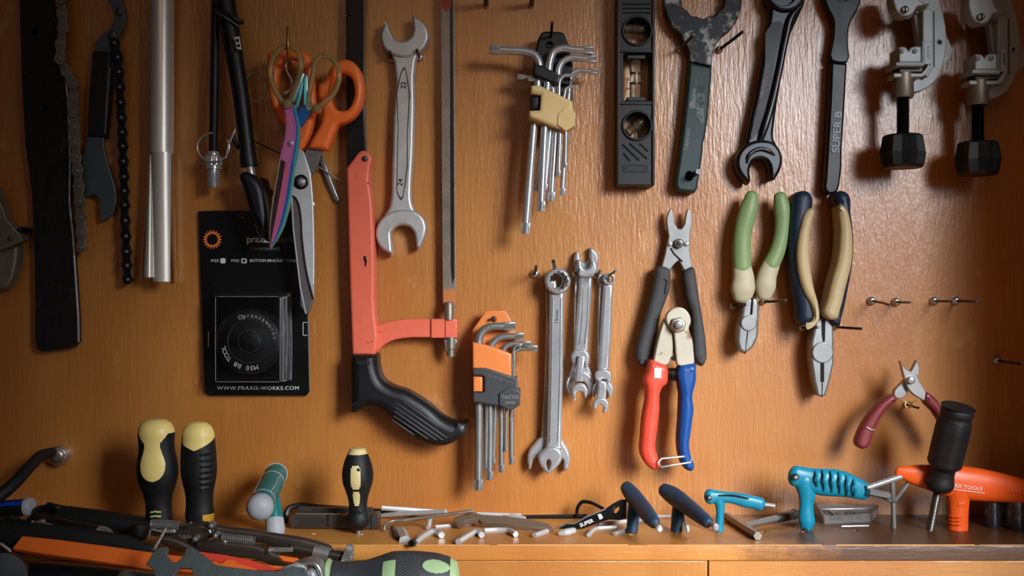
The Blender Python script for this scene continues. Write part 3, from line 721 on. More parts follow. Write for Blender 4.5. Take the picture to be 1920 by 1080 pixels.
# ------------------------------------------------------------------ hacksaw
t = thing('hacksaw', 'large hacksaw with a coral orange frame and a black pistol grip', 'saw', P(760, 838, .012))
b = MB(); plate(b, [(648, -60), (683, -60), (683, 200), (686, 300), (650, 315)], .008, .017, 'black_oxide', .001)
tube(b, [P(683, -60, .0165), P(683, 285, .0165)], L(.9), 'steel', 6); knob(b, 656, 25, .017, .0185, 3.5, 'gun_metal'); b.build('back_bar', t, label='black steel back bar')
b = MB(); plate(b, [('s', (668, 290)), (674, 284), (682, 282), (692, 287), (697, 295), (694, 312), (692, 332), (697, 372), (700, 430), (702, 500), (703, 590), (706, 612), (708, 640), ('s', (703, 666)), ('s', (660, 666)), (656, 560), (652, 420), ('s', (649, 315))], .004, .024, 'saw_orange', .0025, sub=3, bseg=3)
plate(b, [(704, 612), (718, 606), (740, 601), (770, 598), (810, 598), ('s', (828, 598)), ('s', (828, 633)), (800, 633), (760, 634), (735, 639), (718, 649), ('s', (706, 662))], .008, .019, 'saw_orange', .0015, sub=3)
plate(b, [(682, 479), (686, 481), (688, 490), (686, 500), (683, 498), (684, 492), (681, 486)], .0238, .0241, 'shadow_slot', 0)
for x, y in ((667, 330), (690, 344), (697, 640), (690, 642), (712, 622)): disc(b, x, y, 1.6, .0236 if x < 705 else .0188, .0241 if x < 705 else .0193, 'rust_red', 0, 8)
knob(b, 684, 297, .0238, .0262, 5, 'dark_steel')
b.build('frame', t)
b = MB(); box(b, 808, 598, 857, 634, .006, .0215, 'saw_orange', .0012); box(b, 834, 597.5, 836, 634, .0212, .0218, 'rust_red', 0); b.build('clamp', t)
b = MB(); plate(b, [('s', (655, 665)), ('s', (706, 665)), (708, 690), (717, 713), (735, 725), (760, 733), (785, 747), (810, 765), (830, 783), (850, 793), (862, 796), (871, 792), (877, 795), (874, 805), (867, 817), (853, 829), (835, 837), (815, 838), (790, 830), (765, 815), (745, 798), (725, 780), (710, 769), (692, 765), (676, 769), (660, 776), ('s', (655, 772))], .003, .034, 'plastic_black', .009, sub=4, bseg=5, back=.004)
for k in range(6):
    a = [(757, 754), (744, 756), (742, 764), (740, 772), (738, 780), (736, 788)][k]; e = [(820, 798), (838, 821), (830, 825), (818, 825), (802, 823), (776, 815)][k]
    tube(b, [P(a[0], a[1], .0338), P((a[0] + e[0]) / 2, (a[1] + e[1]) / 2, .0343), P(e[0], e[1], .0338)], [L(1.2), L(1.7), L(1.2)], 'plastic_charcoal', 8)
b.build('grip', t)
b = MB(); tooth = [(851 + lerp(0, 3, (y + 60) / 640) + (1.8 if k % 2 else 0), y) for k, y in enumerate(range(-60, 545, 4))]
plate(b, [(826, -60)] + tooth + [(855, 545), (854, 580), (831, 580), (830, 540)], .0125, .0142, 'old_steel', .0002)
plate(b, [(843, -60), (849, -60), (852, 520), (848, 535), (845, 500)], .0141, .0143, 'gun_metal', 0)
plate(b, [(831, 541), (840, 546), (846, 540), (854, 545), (854, 572), (831, 572)], .0142, .0144, 'saw_faded', 0); plate(b, [(828, -60), (840, -60), (846, 12), (838, 22), (828, 15)], .0142, .01435, 'rust_red', 0); b.build('blade', t, label='worn steel saw blade with rusty ends')
b = MB(); lathe(b, P(842, 566, .019), P(842, 600, .019), [(0, L(7)), (.1, L(9)), (1, L(9))], 'old_steel', 16); lathe(b, P(845, 632, .019), P(845, 668, .019), [(0, L(9)), (.6, L(9)), (.65, L(7)), (1, L(7))], 'old_steel', 20, rfn=lambda th, q: 1 + .07 * math.cos(th * 8))
plate(b, [(832, 636), (856, 636), (858, 642), (846, 654), (836, 660)], .015, .022, 'old_steel', .001); b.build('wing_nut', t)

# ------------------------------------------------------------------ open-end wrench 22 / 24
t = thing('open_end_wrench', 'matte steel double open-end wrench marked twenty-two and twenty-four beside the hacksaw blade', 'wrench', P(755, 478, .012))
b = MB(); plate(b, [(732, 96), (784, 96), (779, 116), (777, 200), (774, 300), (771, 350), (771, 372), (776, 392), (784, 402), (720, 404), (729, 390), (733, 366), (734, 324), (737, 220), (739, 120)], .006, .0145, 'cast_steel', .0025, sub=3, bseg=3)
plate(b, crom([(758, 125), (764, 140), (765, 250), (761, 345), (752, 376), (744, 360), (744, 330), (746, 240), (750, 140)], 3), .0145, .0149, 'dark_steel', .0002, holes=[crom([(758, 129), (762, 142), (763, 250), (759, 343), (752, 371), (746, 358), (746, 330), (748, 240), (752, 142)], 3)])
text(b, '22', 757, 160, 10, .0146, 'black_oxide', rot=85, thick=.0004); text(b, '24', 751, 342, 10, .0146, 'black_oxide', rot=85, thick=.0004); b.build('shank', t)
b = MB(); plate(b, [('s', (724, 38)), (717, 51), (713, 67), (716, 82), (724, 95), (736, 103), (752, 107), (768, 106), (783, 100), (796, 88), (803, 70), (800, 52), (789, 37), ('s', (775, 29)), ('s', (772, 31)), ('s', (775, 54)), (772, 66), (763, 74), (752, 76), (740, 72), (734, 63), ('s', (726, 44))], .005, .017, 'cast_steel', .0022, sub=4, bseg=3); b.build('jaw', t)
b = MB(); plate(b, [('s', (736, 478)), (719, 469), (707, 453), (704, 435), (710, 417), (724, 402), (742, 394), (760, 393), (778, 396), (793, 408), (799, 428), (794, 449), ('s', (785, 467)), ('s', (781, 464)), ('s', (777, 437)), (770, 427), (757, 422), (743, 425), (733, 436), ('s', (733, 446))], .005, .017, 'cast_steel', .0022, sub=4, bseg=3); b.build('jaw', t)
peg(734, 110, 'peg under the upper jaw of the matte open-end wrench, nearer the hacksaw frame', .022, up=.002, side=.0005, r=3); peg(787, 107, 'peg under the upper jaw of the matte open-end wrench, nearer the saw blade', .022, up=.002, side=-.001, r=3)
peg(912, 9, 'bare peg cut by the picture top, nearer the hacksaw', up=.005, r=5, head=6); peg(997, 9, 'bare peg cut by the picture top, above the torx key set', up=.005, r=5, head=6)
mat('print_worn', (104, 116, 114), .5, mottle=.2, second=(40, 56, 56), sfrac=.5, sscale=120)
# ------------------------------------------------------------------ torx keys in a yellow holder
def torx_key(name, label, pts, d, r, group, tips=(True, True), m='chrome', cat='hex key', lobes=True, dz=None):
    """An L-shaped key bent from round bar; its two ends ground to a six-lobed star."""
    b = MB()
    q = [(p[0], p[1], p[2] if len(p) > 2 else d, r) for p in pts]
    sweep(b, q, m, sub=6, seg=16, cap='flat')
    for on, a, c in ((tips[0], pts[0], pts[1]), (tips[1], pts[-1], pts[-2])):
        if not on: continue
        u = Vector((a[0] - c[0], a[1] - c[1])); u.normalize()
        d0 = a[2] if len(a) > 2 else d
        p0 = P(a[0] - u.x * r * 2.6, a[1] - u.y * r * 2.6, d0); p1 = P(a[0] + u.x * .4, a[1] + u.y * .4, d0)
        lathe(b, p0, p1, [(0, L(r * 1.04)), (.12, L(r * 1.07)), (.93, L(r * 1.07)), (1, L(r * .9))], m, 36, rfn=lambda th, t: 1 + (.17 * math.cos(6 * th) - .04))
    return b.build(name, None, label, cat, group)
G = 'torx keys in the yellow holder'
K1 = [
 ('longest torx key of the yellow holder, its short arm pointing towards the wrench', [(918, 93), (960, 95), (985, 97), (1002, 103), (1011, 118), (1010, 135), (1004, 200), (985, 438)], .036, 7.6),
 ('second thickest torx key of the yellow holder, topmost of the arms pointing towards the level', [(1113, 95), (1075, 93), (1053, 91), (1040, 96), (1032, 112), (1029, 132), (1024, 200), (1014, 396)], .040, 7),
 ('torx key just under the topmost arm of the yellow holder set', [(1118, 111), (1090, 110), (1068, 109), (1056, 115), (1048, 128), (1046, 145), (1044, 200), (1033, 377)], .037, 6.3),
 ('torx key behind the yellow holder with its arm lowest of the thick three', [(1120, 134), (1100, 133), (1084, 132), (1075, 136), (1070, 146), (1067, 170), (1063, 230), (1054, 366)], .028, 4.8),
 ('torx key of the yellow holder with a short arm towards the wrench, behind its twin', [(970, 144), (1005, 146), (1018, 150), (1024, 160), (1022, 200), (1006, 358)], .030, 4.4),
 ('torx key of the yellow holder curving over the holder edge in front of its twin', [(990, 148), (1013, 149), (1028, 154), (1036, 165), (1037, 180), (1032, 240), (1022, 356)], .037, 4.0),
 ('thin torx key of the yellow holder ending just above the small key', [(1088, 142), (1068, 141), (1056, 143), (1050, 151), (1048, 170), (1050, 240), (1047, 330)], .042, 3.6),
 ('smallest torx key of the yellow holder, lowest arm pointing towards the level', [(1084, 163), (1070, 163), (1062, 166), (1059, 175), (1061, 240), (1060, 314)], .042, 2.9)]
for lb, pts, d, r in K1: torx_key('torx_key', lb, pts, d, r, G)
t = thing('key_holder', 'yellowed plastic torx key holder with a black hanging plate and clip', 'key holder', P(1035, 248, .02))
b = MB(); plate(b, [(1008, 74), (1016, 60), (1024, 58), (1050, 59), (1058, 62), (1066, 82), (1074, 120), (1075, 180), (1072, 240), (1066, 246), (1000, 222), (998, 130)], .016, .026, 'plastic_black', .002, holes=[ell(1030, 84, 5, n=14)], back=.001)
plate(b, [(1000, 118), (1016, 122), (1051, 140), (1049, 160), (1040, 158), (1000, 141)], .026, .045, 'plastic_black', .002)
text(b, '30', 1017, 131, 5, .0451, 'plastic_charcoal', rot=-15); text(b, '15', 1033, 139, 5, .0451, 'plastic_charcoal', rot=-20); box(b, 1052, 142, 1070, 158, .026, .034, 'plastic_black', .001); text(b, '10', 1061, 150, 5, .0341, 'plastic_charcoal', rot=20)
b.build('hanging_plate', t, label='black hanging plate')
b = MB(); plate(b, [(995, 161), (1000, 159), (1014, 160), (1074, 189), (1075, 206), (1080, 211), (1078, 236), (1061, 246), (994, 221), (991, 214), (992, 207), (1012, 206), (1014, 178), (995, 175)], .028, .050, 'cream_yellow', .003, bseg=3)
plate(b, [(1046, 214), (1060, 200), (1079, 212), (1077, 236), (1061, 246), (1045, 234)], .050, .0512, 'cream_yellow', .0008); text(b, '-----', 1062, 222, 3, .0513, 'plier_tan', sx=1.4)
b.build('front_clamp', t)
b = MB(); box(b, 994, 177, 1013, 205, .034, .044, 'plastic_black', .003); b.build('clip', t)
peg(1031, 84, 'peg through the black plate of the yellow torx key holder', .062, up=.006, r=2.8, head=6)

# ------------------------------------------------------------------ orange torx set
G = 'torx keys in the orange holder'
K2 = [
 ('thickest torx key of the orange holder, topmost arm and longest shaft', [(966, 611), (940, 612), (920, 613), (907, 619), (899, 632), (898, 650), (898, 780), (897, 918)], .034, 7.6),
 ('torx key of the orange holder with the second arm from the top', [(982, 630), (960, 631), (942, 632), (930, 637), (921, 648), (919, 668), (919, 800), (918, 899)], .034, 6.2),
 ('torx key of the orange holder with the third arm from the top', [(995, 645), (975, 645), (958, 646), (948, 650), (943, 660), (941, 680), (940, 800), (940, 885)], .033, 5.2),
 ('torx key of the orange holder with the arm reaching farthest towards the wrenches', [(1008, 653), (990, 653), (975, 654), (965, 659), (961, 672), (960, 700), (959, 800), (959, 870)], .030, 5.0),
 ('thin upright torx key at the side edge of the orange holder', [(978, 648), (968, 648), (964, 653), (964, 670), (963, 700), (960, 770), (957, 790)], .038, 2.6),
 ('small torx key hooked over the grey clamp, uppermost of three small arms', [(952, 681), (936, 680), (924, 681), (917, 688), (915, 700), (913, 780), (911, 878)], .034, 4.2),
 ('small torx key hooked over the grey clamp, middle of three small arms', [(959, 690), (946, 690), (936, 692), (931, 699), (930, 715), (928, 780), (925, 869)], .034, 3.6),
 ('smallest torx key on the grey clamp, lowest of three small arms', [(955, 700), (945, 699), (938, 701), (949, 706), (950, 720), (949, 780), (948, 846)], .036, 3.0)]
for lb, pts, d, r in K2: torx_key('torx_key', lb, pts, d, r, G, m='steel')
t = thing('key_holder', 'orange plastic torx key holder with a dark grey clamp', 'key holder', P(930, 770, .02))
b = MB(); plate(b, [(911, 582), (947, 582), (955, 594), (966, 617), (966, 690), (962, 712), (890, 704), (886, 690), (886, 618)], .014, .022, 'holder_orange', .0015, holes=[ell(925, 599, 5, n=14)], back=.001)
plate(b, [(886, 642), (900, 644), (929, 652), (959, 664), (959, 708), (886, 692)], .022, .041, 'holder_orange', .002); b.build('hanging_plate', t)
b = MB(); plate(b, [(886, 690), (910, 690), (970, 709), (971, 728), (976, 733), (975, 760), (958, 770), (935, 762), (887, 754), (887, 736), (904, 736), (908, 734), (908, 707), (904, 705), (887, 704)], .022, .044, 'plastic_charcoal', .0015)
plate(b, [(936, 738), (956, 726), (976, 735), (975, 759), (957, 770), (936, 760)], .044, .0462, 'plastic_charcoal', .001)
text(b, 'TACTIX', 956, 745, 6.5, .0463, 'print_grey', bold=.02, sx=1.0); text(b, '200020', 956, 755, 4.5, .0463, 'print_grey', bold=.02)
for s, x, y in (('T25', 917, 704), ('T27', 928, 707), ('T20', 939, 711), ('T10', 950, 715), ('T15', 961, 718)): text(b, s, x, y, 3.6, .0441, 'print_grey', rot=-14)
b.build('clamp', t, label='dark grey plastic clamp')
b = MB(); box(b, 887, 706, 905, 735, .03, .042, 'holder_orange', .002); b.build('clip', t)
peg(925, 599, 'peg through the orange torx key holder', .03, up=.002, r=3, head=6)

# ------------------------------------------------------------------ combination wrenches
def wrench(label, name, parts, m, cat='wrench', group=None):
    allp = parts[0][0]; t = thing(name, label, cat, P(allp[0][0], max(p[1] if not isinstance(p[0], str) else p[1][1] for p in allp), .02), group)
    return t
t = thing('combination_wrench', 'large chrome combination wrench mostly hidden behind the fifteen millimetre wrench, wide open jaw below', 'wrench', P(1030, 885, .008))
b = MB(); plate(b, [(1022, 528), (1044, 524), (1046, 560), (1050, 700), (1052, 830), (1014, 826), (1019, 760), (1022, 680), (1024, 600)], .004, .0115, 'chrome', .0025, bseg=3); b.build('shank', t)
b = MB(); plate(b, [('s', (994, 882)), (990, 872), (989, 858), (992, 846), (1001, 834), (1012, 822), (1030, 816), (1050, 822), (1062, 838), (1069, 854), (1069, 868), (1066, 878), ('s', (1061, 885)), ('s', (1057, 880)), ('s', (1057, 864)), (1050, 856), (1030, 852), (1012, 854), (1003, 860), ('s', (998, 872))], .003, .013, 'chrome', .002, sub=4, bseg=3); b.build('jaw', t)
b = MB(); plate(b, ell(1040, 526, 20), .003, .014, 'chrome', .002, holes=[ell(1041, 526, 13)]); b.build('box_end', t)
t = thing('combination_wrench', 'large chrome fifteen millimetre combination wrench in front, ring end on the peg', 'wrench', P(1028, 890, .02))
b = MB(); plate(b, [(1031, 540), (1058, 540), (1058, 560), (1056, 700), (1053, 834), (1056, 844), (1022, 844), (1025, 830), (1028, 700), (1030, 560)], .013, .022, 'chrome', .003, bseg=4)
for l in ([(1037, 560), (1034, 700), (1031, 828)], [(1052, 560), (1050, 700), (1046, 828)]): tube(b, [P(x, y, .022) for x, y in l], L(1.2), 'steel', 8)
text(b, '15mm', 1044, 594, 7.5, .0221, 'gun_metal', rot=88); b.build('shank', t)
b = MB(); plate(b, ell(1046, 527, 24.5, n=44), .011, .027, 'chrome', .0025, holes=[star(1047, 527, 14.5, 17, 12, 6)], bseg=3); b.build('box_end', t)
b = MB(); plate(b, [(1016, 848), (1026, 840), (1042, 838), (1052, 845), (1055, 856), (1050, 870), (1041, 880), ('s', (1028, 891)), (1017, 879), (1010, 866), (1010, 855)], .012, .025, 'chrome', .0025, sub=4, bseg=3, holes=[[(1028, 882), (1025, 870), (1026, 864), (1029, 862), (1032, 865), (1033, 870)]]); b.build('jaw', t)
peg(1003, 513, 'bare peg between the orange torx set and the large chrome wrenches', up=.006, r=2.6, head=9); peg(1042, 508, 'peg through the ring of the large chrome wrench', up=.008, side=-.004, r=3.2, head=7)
# the stack of three open-end wrenches
t = thing('open_end_wrench', 'biggest wrench of the middle chrome stack, its wide jaw lowest behind the others', 'wrench', P(1088, 744, .008))
b = MB(); plate(b, [(1078, 500), (1108, 500), (1104, 640), (1101, 680), (1112, 706), (1108, 716), (1068, 716), (1066, 706), (1075, 680), (1075, 640)], .004, .009, 'chrome', .0018, bseg=3); b.build('shank', t)
b = MB(); plate(b, [('s', (1071, 744)), (1064, 734), (1061, 722), (1064, 710), (1074, 700), (1088, 694), (1104, 700), (1113, 712), (1112, 728), ('s', (1105, 742)), ('s', (1102, 740)), ('s', (1101, 724)), (1094, 716), (1080, 716), ('s', (1073, 726))], .003, .011, 'chrome', .002, sub=4, bseg=3); b.build('jaw', t)
b = MB(); plate(b, [('s', (1083, 470)), (1078, 478), (1076, 490), (1079, 504), (1086, 512), (1104, 510), (1118, 502), (1123, 488), (1120, 474), ('s', (1108, 463)), ('s', (1105, 465)), ('s', (1106, 486)), (1096, 492), (1090, 488), ('s', (1087, 474))], .003, .011, 'chrome', .002, sub=4, bseg=3); b.build('jaw', t)
t = thing('open_end_wrench', 'middle wrench of the middle chrome stack with a rounded head above the small jaw', 'wrench', P(1088, 692, .014))
b = MB(); plate(b, [(1086, 508), (1112, 508), (1110, 540), (1106, 600), (1103, 660), (1076, 660), (1080, 600), (1085, 540)], .012, .019, 'chrome', .0025, bseg=3)
for l in ([(1094, 540), (1091, 600), (1086, 645)], [(1104, 540), (1101, 600), (1096, 645)]): tube(b, [P(x, y, .019) for x, y in l], L(1.1), 'steel', 8)
b.build('shank', t)
b = MB(); plate(b, [(1085, 486), (1090, 488), (1092, 500), (1096, 504), (1104, 503), (1108, 494), (1110, 484), (1117, 492), (1120, 506), (1114, 519), (1098, 521), (1086, 518), (1083, 506)], .011, .022, 'chrome', .002, sub=3, bseg=3); b.build('jaw', t)
b = MB(); plate(b, [(1080, 690), (1073, 680), (1072, 666), (1078, 657), (1090, 655), (1101, 658), (1106, 668), (1104, 682), (1099, 690), (1094, 676), (1085, 676)], .011, .021, 'chrome', .002, sub=3, bseg=3); b.build('jaw', t)
t = thing('open_end_wrench', 'smallest wrench of the middle chrome stack, its little jaw in front', 'wrench', P(1088, 750, .02))
b = MB(); plate(b, [(1084, 668), (1098, 666), (1094, 700), (1095, 716), (1078, 716), (1080, 700)], .0215, .0265, 'chrome', .0018, bseg=3); b.build('shank', t)
b = MB(); plate(b, [('s', (1080, 752)), (1073, 742), (1073, 730), (1080, 721), (1088, 719), (1097, 722), (1102, 731), (1101, 742), ('s', (1098, 748)), ('s', (1095, 745)), (1093, 736), (1087, 734), (1081, 737), ('s', (1080, 748))], .021, .028, 'chrome', .0015, sub=4, bseg=3); b.build('jaw', t)
peg(1079, 514, 'peg beside the upper jaw of the middle chrome wrench stack, on the large wrench side', up=.003, r=3.4, head=8); peg(1117, 516, 'peg beside the upper jaw of the middle chrome wrench stack, on the small wrench side', up=.003, r=3, head=7)
# the small pair on one peg
t = thing('combination_wrench', 'small chrome combination wrench behind another, the wider jaw of the last pair', 'wrench', P(1130, 748, .008))
b = MB(); plate(b, [(1124, 520), (1140, 516), (1142, 560), (1140, 690), (1120, 690), (1121, 600)], .004, .009, 'chrome', .0018, bseg=3); plate(b, ell(1132, 524, 12), .004, .011, 'chrome', .0015, holes=[ell(1133, 524, 7)]); b.build('shank', t)
b = MB(); plate(b, [('s', (1115, 748)), (1110, 738), (1111, 726), (1118, 716), (1134, 712), (1146, 718), (1151, 730), (1149, 740), ('s', (1144, 748)), ('s', (1141, 742)), (1137, 732), (1124, 730), ('s', (1118, 740))], .003, .012, 'chrome', .0018, sub=4, bseg=3); b.build('jaw', t)
t = thing('combination_wrench', 'small chrome combination wrench hanging by its ring nearest the chain pliers', 'wrench', P(1130, 722, .016))
b = MB(); plate(b, [(1132, 532), (1150, 532), (1149, 560), (1146, 640), (1142, 694), (1122, 694), (1125, 640), (1130, 560)], .012, .0185, 'chrome', .0025, bseg=3)
b.build('shank', t)
b = MB(); plate(b, ell(1142, 523, 11.5, n=36), .011, .021, 'chrome', .0016, holes=[star(1142, 523, 6.4, 7.4, 12, 4)]); b.build('box_end', t)
b = MB(); plate(b, [(1119, 716), (1116, 706), (1119, 697), (1127, 693), (1137, 693), (1145, 698), (1147, 708), (1144, 718), (1138, 721), (1137, 712), (1129, 711), (1127, 719)], .011, .021, 'chrome', .0016, sub=3, bseg=3); b.build('jaw', t)
t = thing('open_end_wrench', 'tiny chrome open wrench lowest in front of the last pair', 'wrench', P(1128, 775, .022))
b = MB(); plate(b, [(1122, 712), (1138, 716), (1137, 750), (1118, 748), (1121, 730)], .021, .0255, 'chrome', .0018, bseg=3); b.build('shank', t)
b = MB(); plate(b, [('s', (1115, 770)), (1112, 762), (1114, 753), (1121, 747), (1130, 746), (1138, 750), (1142, 758), (1140, 768), ('s', (1135, 775)), ('s', (1130, 774)), (1132, 764), (1127, 759), (1121, 761), ('s', (1118, 769))], .0205, .027, 'chrome', .0014, sub=4, bseg=3); b.build('jaw', t)
peg(1142, 516, 'peg through the small ring of the last chrome wrench pair', up=.004, side=.002, r=2.2, head=5)

# ------------------------------------------------------------------ level
t = thing('spirit_level', 'black plastic torpedo level with two round windows and one oblong window', 'level', P(1192, 348, .012))
b = MB(); plate(b, [(1157, -60), (1228, -60), (1228, 346), (1226, 348), (1157, 348), (1156, 346)], .002, .024, 'plastic_black', .0012, holes=[ell(1195, 57, 25), ell(1195, 235, 25), rrect(1169, 100, 1221, 188, 3)])
for cy in (57, 235): plate(b, ell(1195, cy, 29, n=40), .024, .026, 'plastic_black', .0008, holes=[ell(1195, cy, 24.5, n=40)])
for y in (94, 192): box(b, 1160, y, 1224, y + 4, .024, .0255, 'plastic_black', .0006)
for x in (1157.5, 1223): box(b, x, -60, x + 4, 347, .024, .0262, 'plastic_black', .0006)
for a in ((1169, 288, 1180, 301), (1168, 272, 1197, 300), (1181, 270, 1212, 297), (1200, 270, 1214, 283)):
    tube(b, [P(a[0], a[1], .024), P(a[2], a[3], .024)], L(1.8), 'shadow_slot', 6)
for y in (8, 16, 24): tube(b, [P(1168, y, .024), P(1218, y, .024)], L(1.5), 'shadow_slot', 6)
plate(b, rrect(1168, 309, 1214, 323, 3), .0238, .0246, 'plastic_black', .0003, holes=[rrect(1170, 311, 1212, 321, 2)]); text(b, 'STANLEY', 1191, 316, 7.2, .0241, 'plastic_charcoal', bold=.02, sx=.95, thick=.0006)
b.build('body', t)
def vial(x0, y0, x1, y1, r, d, name):
    b = MB(); a, c = P(x0, y0, d), P(x1, y1, d); lathe(b, a, c, [(0, L(r * .9)), (.04, L(r)), (.96, L(r)), (1, L(r * .9))], 'vial_clear', 24)
    for k in (.02, .38, .62, .98): lathe(b, a.lerp(c, k - .012), a.lerp(c, k + .012), [(0, L(r * 1.04)), (1, L(r * 1.04))], 'gun_metal', 20)
    b.build(name, t, label='clear bubble vial')
vial(1191, 108, 1191, 186, 10, .014, 'vial'); vial(1170, 55, 1212, 55, 8, .013, 'vial'); vial(1176, 250, 1210, 222, 8, .013, 'vial')
for y in (103, 182): b = MB(); box(b, 1176, y, 1210, y + 7, .006, .022, 'plastic_charcoal', .001); b.build('vial_mount', t)

# ------------------------------------------------------------------ large wrenches
t = thing('headset_wrench', 'big ring-headed headset wrench with worn black paint and a dark green grip', 'wrench', P(1288, 360, .012))
b = MB(); hd = ell(1318, 2, 73, 76, 60)
ang = [math.atan2(p[1] - 2, p[0] - 1318) for p in hd]
arc = [p for p, a in zip(hd, ang) if not (1.05 < a < 2.1)]
k = next(i for i in range(len(arc)) if (Vector(arc[i]) - Vector(arc[i - 1])).length > 20)
arc = arc[k:] + arc[:k]
plate(b, arc + [(1358, 64), (1342, 84), (1336, 104), (1335, 124), (1292, 116), (1292, 100), (1284, 80), (1276, 66)][::1], .006, .016, 'worn_black', .0014, holes=[star(1318, -9, 41, 44, 12, 6)])
b.build('ring_head', t, label='worn ring head with notched opening')
b = MB(); plate(b, [(1293, 116), (1300, 118), (1335, 126), (1334, 150), (1328, 219), (1323, 254), (1319, 268), (1318, 285), (1313, 320), (1308, 354), (1303, 361), (1274, 358), (1269, 353), (1266, 343), (1273, 300), (1282, 230), (1290, 150)], .003, .019, 'wrench_green', .0025, holes=[ell(1292, 330, 6, 8, 18)], bseg=3)
plate(b, crom([(1306, 142), (1299, 170), (1297, 190), (1302, 192), (1305, 165)], 3), .019, .0192, 'print_worn', 0); plate(b, crom([(1314, 158), (1307, 190), (1308, 222), (1316, 232), (1320, 190), (1322, 168)], 3), .019, .0192, 'print_worn', 0)
box(b, 1293, 190, 1304, 203, .019, .01925, 'print_grey', 0); text(b, 'TAIWAN', 1289, 262, 7.5, .0191, 'print_grey', rot=82, bold=.02)
b.build('grip', t, label='dark green dipped grip with worn white print')
peg(1274, 92, 'peg under the ring head of the headset wrench, nearer the level', up=.003, side=.006, r=3, head=7); peg(1349, 93, 'peg under the ring head of the headset wrench, nearer the chrome wrench', up=.006, side=.012, r=3, head=7)
peg(1292, 332, 'peg through the hole near the grip end of the headset wrench', .04, up=.001, side=.002, r=5, head=8)
t = thing('open_end_wrench', 'heavy polished dark wrench with a rib and an open jaw, stamped with its origin', 'wrench', P(1425, 345, .012))
b = MB(); plate(b, [(1441, -20), (1510, -20), (1509, 6), (1500, 26), (1484, 62), (1472, 110), (1462, 170), (1453, 230), (1452, 262), (1462, 280), (1394, 286), (1399, 268), (1404, 240), (1415, 190), (1428, 120), (1440, 50), (1444, 20)], .006, .018, 'gun_metal', .003, sub=3, bseg=3)
sweep(b, [(1502, 10, .020, 4), (1486, 28, .021, 6), (1474, 70, .021, 6), (1462, 130, .021, 6), (1446, 200, .021, 6.5), (1430, 252, .021, 6), (1424, 270, .020, 4)], 'gun_metal', depth=.7)
plate(b, [(1446, 44), (1464, 40), (1456, 100), (1442, 170), (1426, 240), (1408, 262), (1418, 210), (1434, 120)], .0182, .0186, 'black_oxide', .0003, sub=3)
text(b, '0103', 1437, 132, 8, .0187, 'print_grey', rot=-101, bold=.02); text(b, 'TAIWAN', 1431, 162, 8, .0187, 'print_grey', rot=-101, bold=.03); b.build('shank', t)
b = MB(); plate(b, [('s', (1405, 345)), (1390, 330), (1381, 310), (1383, 292), (1393, 276), (1408, 266), (1428, 262), (1450, 266), (1464, 282), (1468, 300), (1464, 318), ('s', (1453, 337)), ('s', (1446, 338)), ('s', (1443, 312)), (1437, 302), (1426, 298), (1414, 302), (1407, 316), ('s', (1408, 338))], .005, .022, 'gun_metal', .003, sub=4, bseg=3)
sweep(b, [(1400, 306, .022, 2), (1404, 292, .0235, 3.5), (1414, 283, .0235, 4), (1428, 279, .0235, 4), (1442, 283, .0235, 3.5), (1452, 291, .022, 2)], 'gun_metal', depth=.5); b.build('jaw', t)
b = MB(); plate(b, ell(1474, -14, 37, 36, 44), .004, .022, 'gun_metal', .003, holes=[ell(1468, -12, 23, 22, 30)]); b.build('box_end', t)
t = thing('spanner', 'long black flat spanner with embossed lettering on its straight handle', 'wrench', P(1560, 363, .012))
b = MB(); plate(b, [(1544, -40), (1616, -40), (1616, -4), (1608, 18), (1595, 42), (1590, 70), (1589, 117), (1558, 113), (1562, 70), (1562, 36), (1551, 14), (1545, -4)], .006, .015, 'black_oxide', .0015, sub=3, holes=[ell(1580, -22, 24, 22)]); b.build('ring_head', t)
b = MB(); plate(b, [('s', (1559, 116)), ('s', (1589, 119)), (1587, 150), (1583, 220), (1579, 280), (1575, 345), (1570, 359), (1556, 364), (1546, 355), (1547, 340), (1551, 280), (1556, 190)], .004, .018, 'black_oxide', .002, sub=2, bseg=3)
text(b, 'SUPER B', 1569, 248, 14, .0181, 'gun_metal', rot=86, bold=.03, thick=.0008, sx=1.1)
b.build('grip', t)

# ------------------------------------------------------------------ pipe cutters
def copy_tree(o, parent=None):
    c = o.copy(); COL.objects.link(c)
    if parent is not None: c.parent = parent
    for ch in [k for k in bpy.data.objects if k.parent == o and k is not c]: copy_tree(ch, c)
    return c
t = thing('tube_cutter', 'grey tube cutter with a black faceted knob hanging beside the long black spanner', 'tube cutter', P(1693, 315, .035), 'tube cutters hanging by the wall corner')
b = MB(); plate(b, [(1728, -40), (1752, -30), (1762, 0), (1770, 30), (1775, 62), (1774, 95), (1767, 127), (1757, 148), (1742, 163), (1726, 171), ('s', (1711, 174)), ('s', (1711, 140)), ('s', (1728, 130))], .022, .030, 'cutter_paint', .0012, sub=3, holes=[ell(1762, 79, 3.2, n=12)])
plate(b, [(1768, 60), (1774, 64), (1788, 94), (1782, 110), (1762, 130), (1756, 120)], .016, .022, 'cutter_paint', .0008)
b.build('back_plate', t)
b = MB(); plate(b, [(1730, 20), (1738, 12), (1750, 20), (1751, 126), (1746, 134), (1740, 144), (1734, 142), (1734, 128), (1730, 120)], .030, .038, 'cutter_paint', .0012); tube(b, [P(1751, 22, .0375), P(1751.5, 125, .0375)], L(.9), 'shadow_slot', 6); b.build('slide_rail', t)
b = MB(); box(b, 1729, 77, 1747, 121, .038, .046, 'cutter_paint', .001); [box(b, x, y, x + 3.2, y + 2.2, .046, .0466, 'gun_metal', 0) for x, y0, y1 in ((1732, 80, 118), (1740, 86, 110)) for y in range(y0, y1, 4)]; b.build('name_plate', t)
